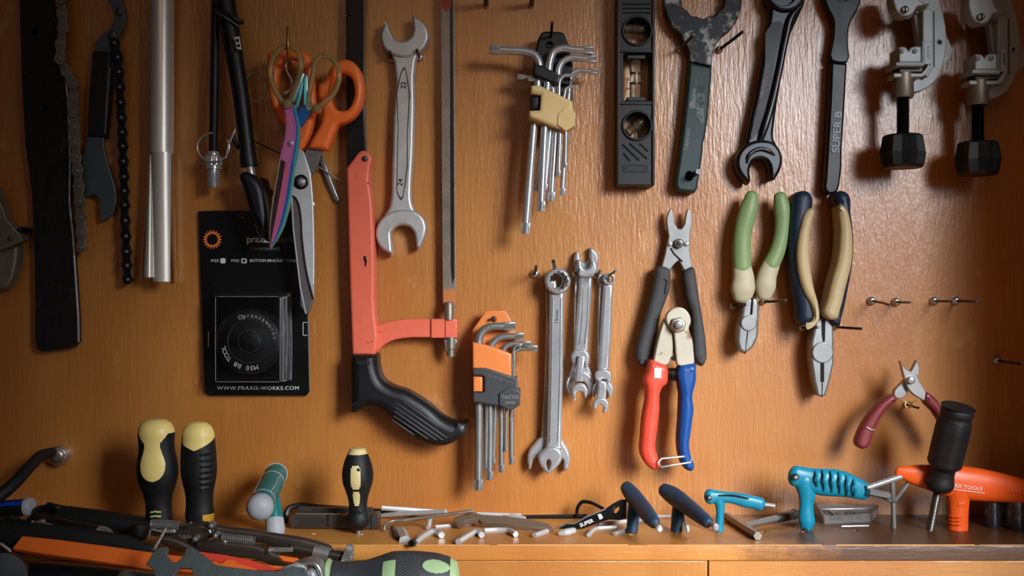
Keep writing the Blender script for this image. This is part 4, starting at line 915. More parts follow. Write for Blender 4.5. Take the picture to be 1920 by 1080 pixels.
b = MB(); plate(b, [(1680, -30), (1712, -30), (1726, 0), (1736, 8), (1740, 14), (1722, 12), (1712, 26), (1700, 31), (1686, 26), (1678, 14)], .034, .050, 'cutter_paint', .0015, sub=3); knob(b, 1698, 17, .050, .053, 7, 'steel'); box(b, 1697, 11, 1699.4, 23, .0525, .0536, 'shadow_slot', 0); b.build('wheel_holder', t)
b = MB(); a = P(1691, 25, .032); lathe(b, (a.x, -.036, a.z), (a.x, -.044, a.z), [(0, L(9)), (.4, L(15.5)), (.6, L(15.5)), (1, L(9))], 'chrome', 36); b.build('cutting_wheel', t, label='shiny cutting wheel')
sweep_b = MB(); sweep(sweep_b, [(1724, 14, .05, 1.5), (1732, 10, .052, 2), (1740, 9, .053, 2)], 'steel'); sweep_b.build('wire_clip', t)
b = MB(); plate(b, [(1686, 89), (1690, 87), (1699, 88), (1704, 95), (1709, 88), (1717, 86), (1728, 87), (1728, 117), (1686, 117)], .028, .052, 'cutter_paint', .0015)
for x in (1692, 1717): knob(b, x, 95, .052, .054, 4.6, 'cutter_paint'); knob(b, x, 95, .054, .0544, 2.6, 'gun_metal')
box(b, 1680, 116, 1734, 124, .026, .054, 'cutter_paint', .002); box(b, 1686, 124, 1731, 136, .030, .046, 'black_oxide', .001); plate(b, [(1676, 137), (1728, 137), (1736, 128), (1742, 118), (1746, 124), (1738, 138), (1730, 144), (1712, 145), (1676, 145)], .028, .046, 'cutter_paint', .001)
b.build('carriage', t)
b = MB(); lathe(b, P(1693, 138, .038), P(1693, 184, .038), [(0, L(18)), (.9, L(19)), (1, L(17))], 'old_steel', 36); b.build('sleeve', t)
b = MB(); lathe(b, P(1693, 182, .038), P(1693, 258, .038), [(i / 60, L(9.5 if i % 2 else 11.5)) for i in range(61)], 'gun_metal', 20); b.build('threaded_rod', t)
b = MB(); lathe(b, P(1693, 253, .038), P(1693, 315, .038), [(0, L(30)), (.06, L(37)), (.55, L(42)), (.92, L(38)), (1, L(33))], 'plastic_black', 16, rfn=lambda th, q: 1 - (.13 if round(th / (PI / 8)) % 2 and .03 < q < .95 else 0)); b.build('knob', t, label='black faceted knob', smooth=8)
tc1 = t
bpy.context.view_layer.update()
c2 = copy_tree(tc1); k2 = P(1693 + 140, 315 + 13.5, .035) - P(1693, 315, .035); c2.location = Vector(tc1.location) + k2; ORG[c2.name] = c2.location.copy()
c2['label'] = 'grey tube cutter with a black faceted knob, the one in shade at the wall corner'

# ------------------------------------------------------------------ chain pliers and cable cutters
t = thing('chain_pliers', 'steel chain link pliers with grey rubber handles standing open', 'pliers', P(1260, 688, .015))
b = MB(); plate(b, [(1256, 392), (1250, 408), (1250, 419), (1254, 443), (1247, 476), (1241, 500), (1256, 506), (1266, 494), (1273, 488), (1282, 505), (1287, 510), (1298, 499), (1293, 470), (1294, 440), (1298, 418), (1298, 408), (1293, 393), (1289, 392), (1285, 409), (1284, 420), (1278, 429), (1271, 429), (1265, 420), (1263, 409), (1260, 393)], .010, .016, 'steel', .0008)
knob(b, 1274, 456, .016, .022, 9, 'steel'); knob(b, 1274, 456, .022, .0225, 4.5, 'gun_metal')
for x in (1257, 1288): knob(b, x, 457, .016, .018, 4.8, 'chrome')
tube(b, [P(1258, 466, .0165), P(1264, 476, .0165), P(1279, 490, .0165)], L(1.3), 'shadow_slot', 6)
b.build('jaw', t)
b = MB(); plate(b, [(1233, 500), (1257, 505), (1258, 520), (1256, 545), (1249, 565), (1240, 590), (1231, 640), (1224, 675), (1217, 688), (1206, 688), (1195, 676), (1194, 659), (1202, 625), (1212, 590), (1221, 555), (1228, 524)], .006, .024, 'grip_grey', .005, sub=3, bseg=4, back=.003, holes=[ell(1206, 679, 2.6, n=12)])
tube(b, [P(x, y, .0235) for x, y in ((1245, 524), (1250, 527), (1248, 536), (1246, 550))], L(1.8), 'shadow_slot', 8); b.build('handle', t)
b = MB(); plate(b, [(1283, 510), (1301, 500), (1307, 524), (1313, 563), (1321, 611), (1326, 654), (1326, 674), (1317, 688), (1307, 680), (1300, 640), (1296, 582), (1288, 560), (1285, 539)], .006, .024, 'grip_grey', .005, sub=3, bseg=4, back=.003, holes=[ell(1320, 672, 2.6, n=12)]); b.build('handle', t)
t = thing('cable_cutter', 'cable cutters with one red and one blue handle in front of the chain pliers', 'cutters', P(1256, 885, .03))
b = MB(); plate(b, [(1249, 592), (1256, 582), (1268, 576), (1282, 578), (1292, 588), (1296, 604), (1292, 616), (1298, 634), (1301, 660), (1301, 684), (1270, 684), (1267, 668), (1265, 640), (1262, 622), (1252, 610)], .034, .040, 'cutter_head', .0012, sub=3)
plate(b, [(1247, 598), (1254, 612), (1262, 624), (1264, 642), (1262, 664), (1252, 684), (1226, 681), (1228, 664), (1234, 636), (1241, 612)], .028, .036, 'cutter_head', .0012, sub=3)
tube(b, [P(1252, 604, .0365), P(1262, 622, .0365), P(1264.5, 645, .0365), P(1264, 668, .0365)], L(1.4), 'shadow_slot', 6); disc(b, 1265, 672, 5, .036, .0385, 'shadow_slot', 0)
knob(b, 1273, 609, .040, .046, 15, 'cutter_head', 6, rot=.3); knob(b, 1273, 609, .046, .049, 8, 'steel'); b.build('jaw', t)
b = MB(); plate(b, [(1221, 676), (1236, 680), (1252, 688), (1254, 704), (1252, 720), (1243, 728), (1238, 770), (1233, 813), (1230, 842), (1236, 862), (1240, 874), (1229, 883), (1212, 872), (1203, 854), (1204, 820), (1206, 789), (1213, 731), (1209, 712), (1215, 698)], .022, .044, 'cutter_red', .006, sub=3, bseg=4, back=.003)
box(b, 1227, 690, 1240, 709, .0432, .0442, 'print_white', .0002); b.build('handle', t, label='red plastic handle')
b = MB(); plate(b, [(1276, 686), (1290, 683), (1305, 682), (1307, 700), (1307, 714), (1300, 746), (1303, 768), (1300, 790), (1297, 815), (1294, 837), (1299, 862), (1304, 878), (1299, 885), (1286, 881), (1278, 866), (1273, 837), (1275, 790), (1277, 741)], .022, .044, 'cutter_blue', .006, sub=3, bseg=4, back=.003); b.build('handle', t, label='blue plastic handle')
b = MB(); helix(b, P(1253, 702, .032), P(1276, 702, .032), L(11), 5, L(1.6), 'gun_metal'); b.build('spring', t, label='dark coil spring')
b = MB(); tube(b, [P(x, y, d) for x, y, d in ((1282, 856, .046), (1240, 860, .046), (1234, 868, .047), (1240, 876, .047), (1262, 872, .047), (1294, 867, .046), (1297, 860, .04))], L(1.9), 'chrome', 8); b.build('wire_clasp', t)
peg(1274, 590, 'peg end between the open chain plier handles behind the cable cutter head', .026, r=3, head=6)

# ------------------------------------------------------------------ pliers on the wall
t = thing('diagonal_pliers', 'side cutting pliers with worn sage green and cream handles', 'pliers', P(1400, 664, .015))
DG = .022
b = MB(); sweep(b, [(1410, 367, DG, 12), (1406, 385, DG, 16.5), (1398, 412, DG, 17.5), (1392, 440, DG, 16.5), (1391, 470, DG, 17), (1391.5, 505, DG, 17.5)], 'plier_green', depth=.8, seg=28)
sweep(b, [(1391.5, 503, DG, 17.8), (1394, 524, DG, 20.5), (1392.5, 543, DG, 22.5), (1392, 556, DG, 18.5)], 'plier_cream', depth=.72, seg=28, sq=1.15); b.build('handle', t)
b = MB(); sweep(b, [(1463, 370, DG, 12.5), (1466, 390, DG, 15.5), (1467.5, 412, DG, 15), (1465, 440, DG, 13.8), (1457, 472, DG, 14.5), (1445, 498, DG, 16)], 'plier_green', depth=.85, seg=28)
sweep(b, [(1446, 496, DG, 16.2), (1438, 518, DG, 18), (1435, 540, DG, 18.5), (1433, 553, DG, 14.5)], 'plier_cream', depth=.75, seg=28, sq=1.15); b.build('handle', t)
b = MB(); plate(b, [(1396, 560), (1420, 558), (1424, 575), (1423, 606), (1422, 632), (1413, 651), (1397, 664), (1386, 656), (1382, 640), (1384, 614), (1389, 598)], .010, .026, 'steel', .0025, bseg=3)
disc(b, 1404, 606, 15, .026, .0275, 'steel', .001); tube(b, [P(1411, 560, .0262), P(1409, 588, .0265)], L(2), 'shadow_slot', 6); tube(b, [P(1402, 622, .0262), P(1397, 662, .0255)], L(1.1), 'shadow_slot', 6); b.build('jaw', t)
peg(1374, 573, 'peg under the sage green pliers, nearer the chain pliers', up=.002, side=.004, r=3, head=7); peg(1431, 566, 'peg under the sage green pliers, nearer the navy pliers', up=.002, side=.010, r=2.6, head=6)
t = thing('combination_pliers', 'larger flat-nosed pliers with navy and tan handles and a pointed steel nose', 'pliers', P(1541, 745, .015))
b = MB(); plate(b, [(1493, 364), (1504, 357), (1518, 358), (1525, 366), (1527, 385), (1524, 405), (1520, 430), (1518, 470), (1526, 536), (1537, 582), (1536, 604), (1517, 613), (1500, 607), (1496, 573), (1486, 515), (1484, 437), (1487, 391)], .008, .034, 'plier_navy', .008, sub=3, bseg=5, back=.004)
plate(b, [(1526, 388), (1514, 394), (1503, 424), (1496, 466), (1498, 507), (1509, 548), (1524, 576), (1527, 592), (1520, 606), (1508, 612), (1520, 613), (1536, 605), (1538, 582), (1527, 536), (1519, 470), (1521, 430)], .016, .0385, 'plier_tan', .004, sub=3, bseg=4); b.build('handle', t)
b = MB(); plate(b, [(1568, 363), (1582, 356), (1595, 363), (1599, 398), (1604, 441), (1603, 488), (1594, 542), (1582, 596), (1576, 614), (1566, 610), (1556, 599), (1546, 589), (1552, 562), (1561, 523), (1571, 488), (1576, 437), (1573, 391)], .008, .034, 'plier_navy', .008, sub=3, bseg=5, back=.004)
plate(b, [(1578, 380), (1590, 392), (1598, 420), (1601, 445), (1600, 488), (1588, 540), (1578, 580), (1572, 598), (1558, 600), (1547, 590), (1553, 562), (1562, 523), (1572, 488), (1577, 437)], .016, .0385, 'plier_tan', .005, sub=3, bseg=4); b.build('handle', t)
b = MB(); plate(b, [(1528, 606), (1538, 596), (1556, 598), (1563, 612), (1564, 650), (1564, 680), (1557, 713), (1549, 741), (1541, 745), (1533, 742), (1526, 713), (1521, 674), (1521, 643), (1526, 620)], .010, .026, 'steel', .002, bseg=3)
disc(b, 1543, 661, 20, .026, .0278, 'steel', .001, 36); box(b, 1538.5, 681, 1545.5, 716, .0255, .0264, 'shadow_slot', .0002); tube(b, [P(1542, 716, .0262), P(1541, 743, .0258)], L(1), 'shadow_slot', 6); plate(b, [(1540, 600), (1548, 598), (1547, 640), (1543, 642), (1541, 630)], .0255, .0264, 'shadow_slot', .0002); b.build('jaw', t)
peg(1504, 614, 'peg under the navy and tan pliers, nearer the sage green pliers', up=.002, side=.003, r=3, head=7); peg(1566, 613, 'peg under the navy and tan pliers, nearer the bare pegs', up=.000, side=.010, r=2.6, head=6)
for x, y, lb, u, s in ((1635, 564, 'bare peg drooping, closest of the four in a row to the pliers', -.003, 0), (1681, 566, 'second bare peg along the row under the tube cutters', 0, -.004), (1752, 564, 'third bare peg along the row under the tube cutters', 0, 0), (1793, 564, 'last bare peg along the row under the tube cutters', 0, 0), (1869, 676, 'lone bare peg by the wall corner, above the orange handle', 0, 0)):
    peg(x, y, lb, .046, up=u, side=s, r=2.6, head=8.5)
t = thing('nippers', 'small spring nippers with maroon handles leaning on the black grip', 'nippers', P(1690, 843, .03))
b = MB(); plate(b, [('s', (1688, 677)), (1701, 694), (1716, 700), (1726, 718), (1737, 738), ('s', (1734, 752)), (1719, 744), (1704, 730), (1697, 712)], .040, .045, 'nipper_steel', .0008, sub=3); b.build('jaw', t)
b = MB(); plate(b, [('s', (1719, 676)), (1725, 694), (1722, 704), (1712, 712), (1702, 722), (1702, 738), (1684, 748), (1676, 739), (1693, 716), (1706, 700)], .034, .0395, 'nipper_steel', .0008, sub=3); knob(b, 1710, 713, .045, .049, 7.5, 'chrome'); b.build('jaw', t)
b = MB(); plate(b, [(1677, 740), (1685, 748), (1666, 767), (1651, 789), (1640, 812), (1629, 840), (1618, 843), (1608, 836), (1612, 813), (1624, 790), (1640, 768), (1658, 750)], .030, .043, 'maroon', .004, sub=3, bseg=4, back=.002); b.build('handle', t)
b = MB(); plate(b, [(1738, 735), (1748, 740), (1768, 762), (1784, 790), (1796, 822), (1784, 828), (1770, 800), (1752, 772), (1735, 752)], .034, .047, 'maroon', .004, sub=3, bseg=4, back=.002); b.build('handle', t)
b = MB(); tube(b, [P(1703 + 6 * math.cos(a), 759 - 6 * math.sin(a), .04 + .0004 * i) for i, a in enumerate(2 * PI * k / 14 for k in range(28))], L(1.3), 'brass', 8); tube(b, [P(1697, 757, .041), P(1686, 748, .041)], L(1.3), 'brass', 8); tube(b, [P(1709, 757, .045), P(1718, 748, .045)], L(1.3), 'brass', 8); b.build('spring', t)
b = MB(); tube(b, [P(1625, 801, .0435), P(1633, 806, .044), P(1640, 806, .043)], L(1.3), 'chrome', 8); b.build('wire_catch', t)
peg(1699, 758, 'peg behind the spring of the maroon nippers', .032, r=2.4, head=5)
mat('key_steel', (196, 196, 194), .3, .4, mottle=.1)
mat('plier_dark', (98, 91, 84), .26, .75, mottle=.2)
mat('socket_chrome', (104, 106, 112), .22, .85)
mat('rusty', (122, 102, 84), .5, .45, bump=.4, bscale=500, mottle=.35, stretch=(.2, 1, 1))
# ------------------------------------------------------------------ things on the ledge
def SH(x, y, h=.004):             # centre of something lying on the ledge, h above its top
    d = 1 - (-SZ - h) * F / (y - 540); return P(x, y, max(.004, d))
def hex_key(label, pts, rpx, m='steel', name='hex_key', group='loose hex keys on the ledge', seg=6, h=None):
    r = L(rpx, .07); b = MB()
    q = [tuple(SH(p[0], p[1], (r if h is None else h)) if len(p) == 2 else P(p[0], p[1], p[2])) for p in pts]
    q = crom(q, 6, False) if len(q) > 2 else q
    tube(b, q, r, m, seg, cap='flat', rot=PI / 6)
    return b.build(name, None, label, 'hex key', group, smooth=25)
# folding multi tool and the black key behind it
t = thing('folding_tool', 'dark steel folding tool lying flat on the ledge behind the stubby screwdriver', 'folding tool', SH(625, 992, 0))
def LB(x0, y0, x1, y1, h0, h1, wy):   # box on the ledge: front lower edge from (x0,y0) to (x1,y1), height h, depth wy (m)
    a, c = SH(x0, y0, h0), SH(x1, y1, h0); return a, c
b = MB(); a, c = SH(545, 990, .001), SH(708, 992, .001); u = (c - a).normalized(); n = Vector((u.y, -u.x, 0)); n = n if n.y < 0 else -n; ln = (c - a).length
def ob(b, s0, s1, dep0, dep1, h0, h1, m, bv=.001):
    """A box in the tool's own frame: s along, dep back from the front edge, h up."""
    solid(b, [(s0, dep0), (s1, dep0), (s1, dep1), (s0, dep1)], [], lambda s, v, d: a + u * s - n * v + Vector((0, 0, d)), h0, h1, m, bv)
ob(b, 0, ln * .46, 0, .016, 0, .0115, 'dark_steel', .002); ob(b, ln * .46, ln * .60, .002, .016, 0, .011, 'dark_steel', .001); ob(b, ln * .60, ln * .92, 0, .016, 0, .0125, 'dark_steel', .002); ob(b, ln * .93, ln, 0, .016, 0, .013, 'dark_steel', .0015)
b.build('handle', t)
b = MB(); ob(b, ln * .03, ln * .9, .017, .022, .002, .015, 'dark_steel', .001); b.build('blade', t); b = MB(); ob(b, ln * .42, ln * .44, -.0005, .012, .002, .012, 'shadow_slot', 0); ob(b, ln * .05, ln * .57, .003, .006, .0112, .0122, 'steel', .0003); b.build('hinge', t)
hex_key('big black hex key lying along the wall behind the folding tool', [(536, 982, .035), (537, 966, .03), (541, 954, .028), (552, 949, .026), (600, 951, .024), (700, 958, .02), (782, 966, .018)], 5.2, 'black_oxide')
hex_key('bright straight hex bar against the wall, longest shining one beside the stubby screwdriver', [(715, 952, .03), (822, 960, .018)], 5.2, 'key_steel')
hex_key('dull bar with a small bright round end just below the bright hex bar', [(716, 966, .02), (836, 959, .05)], 4.6, 'key_steel', seg=12)
b = MB(); sweep(b, [(720, 993, .07, 3), (721, 986, .068, 3.2), (728, 980, .063, 3.2), (760, 975, .06, 3.2), (820, 967, .06, 3.2), (886, 958, .06, 3.2)], 'old_steel'); b.build('bent_rod', None, 'thin brown bent rod with its hooked end towards the stubby screwdriver', 'rod')
hex_key('short steel stub standing out under the brown bent rod', [(803, 990), (806, 972, .055)], 4.6, 'key_steel', seg=12)
hex_key('thick hex bar pointing straight out, its bright six-sided end at the ledge front', [(759, 1016, .108), (752, 998, .06)], 11.5, 'key_steel')
hex_key('dark narrow key lying beside the thick hex bar', [(744, 1008), (736, 988)], 4, 'black_oxide')
hex_key('angled hex key with a blackened end beside the thick hex bar', [(779, 1017), (800, 1002), (812, 997), (820, 998), (828, 1003)], 6.5, 'key_steel')
hex_key('stub of a dark key end touching the thick hex bar', [(771, 1019), (784, 1013)], 6.5, 'black_oxide')
hex_key('hex key angled down to the ledge edge under the flat rusty spanner', [(859, 1016), (884, 1001), (893, 997), (900, 999), (903, 1003)], 6, 'key_steel')
hex_key('level hex key with a downturned end, just under the flat rusty spanner', [(908, 995), (940, 994), (953, 995), (961, 998), (967, 1002)], 5.5, 'key_steel')
hex_key('thin straight key lying below the rusty spanner jaw', [(816, 988), (890, 981)], 3.8, 'key_steel')
hex_key('bright slim bar along the wall above the rusty spanner', [(894, 963, .014), (977, 966, .012)], 3.6, 'key_steel')
hex_key('bar with a dark notched end lying against the wall above the rusty spanner', [(956, 966, .024), (985, 972, .03)], 4.2, 'key_steel', seg=12)
hex_key('short stub sticking out from under the black stamped lever', [(1002, 1004), (1026, 996)], 5, 'key_steel')
hex_key('small bent key on the ledge in front of the black stamped lever', [(1104, 1003), (1110, 996), (1119, 991), (1135, 990), (1156, 989)], 4.4, 'key_steel')
hex_key('tiny straight key next to the first navy handle', [(1152, 1001), (1176, 993)], 4, 'key_steel')
hex_key('long dark bar behind the black stamped lever', [(980, 970, .016), (1100, 968, .016)], 5, 'black_oxide')
hex_key('long steel bar passing behind both navy handles', [(1122, 982), (1210, 975)], 4.4, 'key_steel')
hex_key('thin steel bar along the wall between the navy handles', [(1196, 968, .012), (1258, 968, .012)], 3, 'key_steel')
t = MB(); pl0 = SH(850, 985, .007); nrm = (0, -.5, .87)
tplate(t, [(850, 976), (851, 970), (862, 966), (884, 960), (894, 962), (906, 965), (950, 968), (1000, 974), (1030, 982), (1038, 990), (1032, 993), (1000, 989), (960, 983), (908, 978), (902, 977), (898, 973), (886, 973), (872, 976), (871, 981), (858, 981)], SH(950, 979, .007), nrm, .005, 'rusty', .0006)
t.build('flat_spanner', None, 'rusty brown flat spanner lying across the loose keys', 'wrench')
t = thing('stamped_lever', 'black stamped lever with white lettering leaning on the first navy handle', 'lever', SH(1045, 1010, 0))
b = MB(); nn = (-.25, -.86, .45); p0 = P(1110, 975, .062)
tplate(b, [(1041, 992), (1062, 981), (1078, 981), (1098, 969), (1134, 954), (1150, 943), (1164, 936), (1174, 936), (1174, 970), (1160, 973), (1140, 972), (1118, 979), (1092, 989), (1078, 993), (1075, 1002), (1060, 1004), (1043, 1011)], p0, nn, .004, 'black_oxide', .0008, holes=[[(1152, 952), (1160, 947), (1161, 955), (1155, 962), (1150, 960)]])
nv = Vector(nn).normalized()
text(b, 'SUPER', 1100, 981, 7, 0, 'print_white', rot=22, bold=.02, fm=lambda X, Y, d: on_plane(X, Y, p0, nv) + nv * (.0002 + d)); text(b, 'B', 1126, 969, 9.5, 0, 'print_white', rot=22, bold=.05, fm=lambda X, Y, d: on_plane(X, Y, p0, nv) + nv * (.0002 + d))
b.build('lever_arm', t)
b = MB(); tube(b, [p0 + (on_plane(x, y, p0, nv) - p0) + nv * .0004 for x, y in ((1041, 993), (1062, 982), (1078, 982), (1098, 970), (1134, 955))], L(1.3), 'steel', 6); b.build('edge_wire', t); b = MB(); sweep(b, [(1050, 1000, .085, 5), (1062, 998, .085, 7), (1075, 995, .082, 6)], 'key_steel'); b.build('roller', t)
t = MB(); sweep(t, [(1081, 968, .02, 3), (1084, 950, .022, 3.4), (1092, 941, .024, 3.6), (1102, 941, .028, 3.4), (1130, 953, .045, 3.2)], 'black_oxide'); t.build('bent_hook', None, 'dark bent hook arching up behind the stamped lever', 'hook')

# ------------------------------------------------------------------ handled hex drivers
def stem_base(x, y): return sd(y)
t = thing('hex_driver', 'teal and grey capped T-handle driver standing in the ledge by the yellow-topped screwdrivers', 'hex driver', S(515, 999))
b = MB(); sweep(b, [(509, 905, .055, 13), (511, 940, .066, 15), (514, 968, .072, 16.5), (516, 984, .074, 17)], 'teal_dark', cap='flat', seg=24); sweep(b, [(514.5, 974, .073, 17.2), (516, 993, .0755, 18.5)], 'pale_grey', seg=24, sub=0); b.build('stem', t)
b = MB(); A, Bp = P(519, 886, .035), P(489, 948, .118)
lathe(b, A, Bp, [(0, .006), (.04, .0095), (.2, .0102), (.9, .0102), (1, .0098)], 'teal_dark', 32)
lathe(b, A.lerp(Bp, .30), A.lerp(Bp, .32), [(0, .0104), (1, .0104)], 'pale_grey', 32); lathe(b, A.lerp(Bp, .86), A.lerp(Bp, .88), [(0, .0104), (1, .0104)], 'pale_grey', 32)
ax = (Bp - A).normalized(); f = Vector((0, -1, .5)); f = (f - ax * f.dot(ax)).normalized(); g = f.cross(ax)
def on_bar(t_, ang, r=.0104): return A.lerp(Bp, t_) + (f * math.cos(ang) + g * math.sin(ang)) * r
for k in (-1.0, 1.1): tube(b, [on_bar(.32 + .1 * i / 2, k * (1 - .25 * i / 2)) for i in range(3)] + [on_bar(.62, k * .8), on_bar(.86, k * .7)], .0004, 'pale_grey', 6)
b.build('grip', t)
b = MB(); lathe(b, Bp - ax * .0015, Bp + ax * .013, [(0, .0104), (.45, .0112), (.75, .0095), (.93, .006), (1, .003)], 'pale_grey', 32); b.build('end_cap', t, label='pale grey rubber end cap'); b = MB(); lathe(b, A - ax * .004, A + ax * .004, [(0, .004), (.3, .0085), (1, .0104)], 'pale_grey', 32); b.build('end_cap', t)
b = MB(); tube(b, [P(516, 992, .0755), P(516.5, 1004, .0755)], L(4), 'steel', 6, cap='flat'); b.build('key_shaft', t)

def pistol(label, stem, bar, r, y0, m, tip):
    t = thing('hex_driver', label, 'hex driver', S(stem[-1][0], y0), 'navy handled hex drivers')
    b = MB(); sweep(b, stem, m, seg=20, cap='flat'); b.build('stem', t)
    b = MB(); sweep(b, bar, m, seg=28, depth=.85); b.build('grip', t)
    b = MB(); e = bar[-1]; q = P(e[0], e[1], e[2]); w = (P(*bar[-1][:3]) - P(*bar[-2][:3])).normalized(); R = L(e[3], e[2]) * .82
    lathe(b, q - w * .002, q + w * R * .45, [(0, R), (.5, R * .95), (1, R * .75)], 'slate_pale', 28); b.build('end_cap', t)
    b = MB(); p0 = q; p1 = P(tip[0], tip[1], tip[2]); tube(b, [p0, p1], L(4.2), 'steel', 6, cap='flat'); lathe(b, p1 - (p1 - p0).normalized() * .003, p1 + (p1 - p0).normalized() * .002, [(0, .002), (.3, .003), (.8, .003), (1, .0018)], 'chrome', 12); b.build('key_shaft', t)
    b = MB(); s = stem[-1]; tube(b, [P(s[0], s[1] - 3, s[2]), P(s[0] + .5, s[1] + 6, s[2])], L(4), 'steel', 6, cap='flat'); b.build('bit', t)
    return t
mat('slate_pale', (70, 108, 132), .5)
pistol('navy handled hex driver tilting towards the viewer, beside the stamped lever', [(1191, 935, .062, 11), (1188, 962, .07, 11.5), (1186, 985, .075, 11), (1185, 998, .076, 11)], [(1175, 914, .05, 12.5), (1184, 926, .058, 15), (1205, 952, .085, 15.5), (1222, 974, .115, 13.5), (1227, 980, .122, 11.5)], 15, 1001, 'slate_blue', (1236, 991, .135))
pistol('navy handled hex driver tilting towards the viewer, beside the small teal one', [(1274, 938, .062, 11.5), (1271, 962, .07, 11.5), (1269, 985, .075, 11), (1268, 997, .0755, 11)], [(1246, 919, .05, 13), (1257, 926, .056, 16), (1290, 950, .085, 16), (1318, 972, .115, 13), (1327, 979, .123, 11.5)], 15, 999, 'slate_blue', (1342, 988, .135))
t = MB(); tube(t, [P(1281, 962, .075), P(1286, 990, .083)], L(2.2), 'steel', 8); lathe(t, P(1285.5, 986, .083), P(1287, 997, .084), [(0, L(4)), (.8, L(5)), (1, L(4))], 'chrome', 24, rfn=lambda th, q: 1 + .2 * math.cos(6 * th)); t.build('torx_bit', None, 'small star bit with a thin shaft leaning against the second navy handle', 'bit')
t = thing('hex_driver', 'small teal plastic P-handle driver with a hole in its rounded end', 'hex driver', S(1348, 999), 'teal hex drivers')
b = MB(); DT = .074
sweep(b, [(1331, 931, DT, 14.5), (1342, 931, DT, 12), (1358, 932, DT, 10.5), (1378, 934, DT, 11), (1398, 939, DT, 12.5), (1414, 942, DT, 12), (1425, 945, DT, 12.5)], 'teal', depth=.75, seg=24, cap='round', sq=1.15)
sweep(b, [(1346, 932, DT, 11), (1350, 948, DT, 9), (1350, 965, DT, 7.5), (1349, 982, DT, 7.5), (1348, 996, DT, 8.5)], 'teal', depth=.85, seg=20, cap='flat')
disc(b, 1330, 934, 5, .08, .0822, 'shadow_slot', 0, 16); disc(b, 1331, 933, 3, .082, .0826, 'steel', 0, 6)
sweep(b, [(1348, 929, .0788, 1.5), (1375, 929, .0795, 1.8), (1404, 935, .0798, 1.2)], 'shadow_slot', depth=.5); b.build('grip', t)
b = MB(); tube(b, [P(1422, 944, .073), P(1453, 948, .073)], L(3.4), 'chrome', 6, cap='flat'); tube(b, [P(1348, 998, .074), P(1348.5, 1006, .074)], L(4), 'steel', 6, cap='flat'); b.build('key_shaft', t)
t = thing('hex_driver', 'large teal P-handle driver with a ribbed finger grip', 'hex driver', S(1510, 994), 'teal hex drivers')
b = MB(); DT = .063
sweep(b, [(1490, 892, DT, 19.5), (1503, 895, DT, 20), (1520, 900, DT, 23), (1545, 904, DT, 25.5), (1572, 906, DT, 25), (1598, 913, DT, 21), (1622, 922, DT, 16.5)], 'teal', depth=.62, seg=32, cap='round', sq=1.15)
sweep(b, [(1508, 900, DT, 21), (1513, 925, DT, 16.5), (1512, 946, DT, 13), (1512, 966, DT, 14.5), (1513, 978, DT, 15), (1512, 990, DT, 11)], 'teal', depth=.7, seg=24, cap='round')
for x, y0, y1 in ((1530, 884, 912), (1544, 882, 920), (1559, 884, 922), (1574, 886, 924), (1588, 892, 927), (1601, 899, 929)): sweep(b, [(x, y0, .069, 2.6), (x + 3, (y0 + y1) / 2, .0745, 3), (x + 2, y1, .070, 2.6)], 'teal', depth=.7)
disc(b, 1492, 895, 6.5, .072, .0745, 'shadow_slot', 0, 18); disc(b, 1493, 895, 3.5, .0744, .0748, 'steel', 0, 6)
b.build('grip', t)
b = MB(); tube(b, [P(1510, 986, .064), P(1510, 1001, .064)], L(6), 'black_oxide', 6, cap='flat'); b.build('key_shaft', t)
t = thing('socket_driver', 'slim steel extension bar with a round barrel, half behind the large teal driver', 'extension bar', SH(1445, 985, 0))
b = MB(); a, c = SH(1396, 985, .005), SH(1458, 971, .006); tube(b, [a, c], [L(5, .05), L(6, .05)], 'steel', 16, cap='flat'); b.build('shaft', t)
b = MB(); e = SH(1495, 963, .006); lathe(b, c - (e - c) * .05, e, [(0, L(6)), (.1, L(8.5)), (.7, L(9)), (.74, L(8)), (.8, L(8)), (.82, L(9.5)), (1, L(9))], 'dark_steel', 24); b.build('barrel', t)
hex_key('thick brown hex bar slanting out in front of the small teal driver', [(1362, 968), (1421, 1005)], 8, 'old_steel')
# clear tray
t = thing('plastic_box', 'small clear plastic box with blades inside, behind the silver Y tool', 'box', SH(1590, 985, 0))
b = MB(); q = [SH(1545, 984, .0), SH(1634, 979, .0), SH(1648, 964, .0), SH(1530, 958, .0)]; q2 = [v + Vector((0, .001, .007)) for v in q]
cen = sum(q, Vector()) / 4
def shell(q, q2, m, th=.0009):
    vs = q + q2 + [v.lerp(cen, .05) for v in q2] + [v.lerp(cen, .05) + Vector((0, 0, .001)) for v in q]; fs = [(3, 2, 1, 0)]
    for i in range(4):
        j = (i + 1) % 4; fs += [(i, j, 4 + j, 4 + i), (4 + i, 4 + j, 8 + j, 8 + i), (8 + i, 8 + j, 12 + j, 12 + i)]
    fs.append((12, 13, 14, 15)); b.add(vs, fs, m, len(fs))
shell(q, q2, 'clear_plastic')
for i in range(4): tube(b, [q2[i], q2[(i + 1) % 4]], L(1.4), 'clear_plastic', 8)
b.build('tray', t)
b = MB()
tube(b, [SH(1542, 955, .008), SH(1622, 954, .008)], L(1.6), 'chrome', 8)
for k in range(4): tube(b, [SH(1550 + 17 * k, 962, .003), SH(1562 + 17 * k, 972, .003)], L(1.6), 'steel', 8)
tube(b, [SH(1552, 962, .002), SH(1570, 973, .002)], L(4), 'black_oxide', 8); b.build('blade_strip', t)
t = MB(); a, c = SH(1578, 987, .0015), SH(1628, 986, .0015); tube(t, [a, c], L(2.2), 'steel', 8); t.build('metal_strip', None, 'narrow bright metal strip lying in front of the clear box', 'strip')
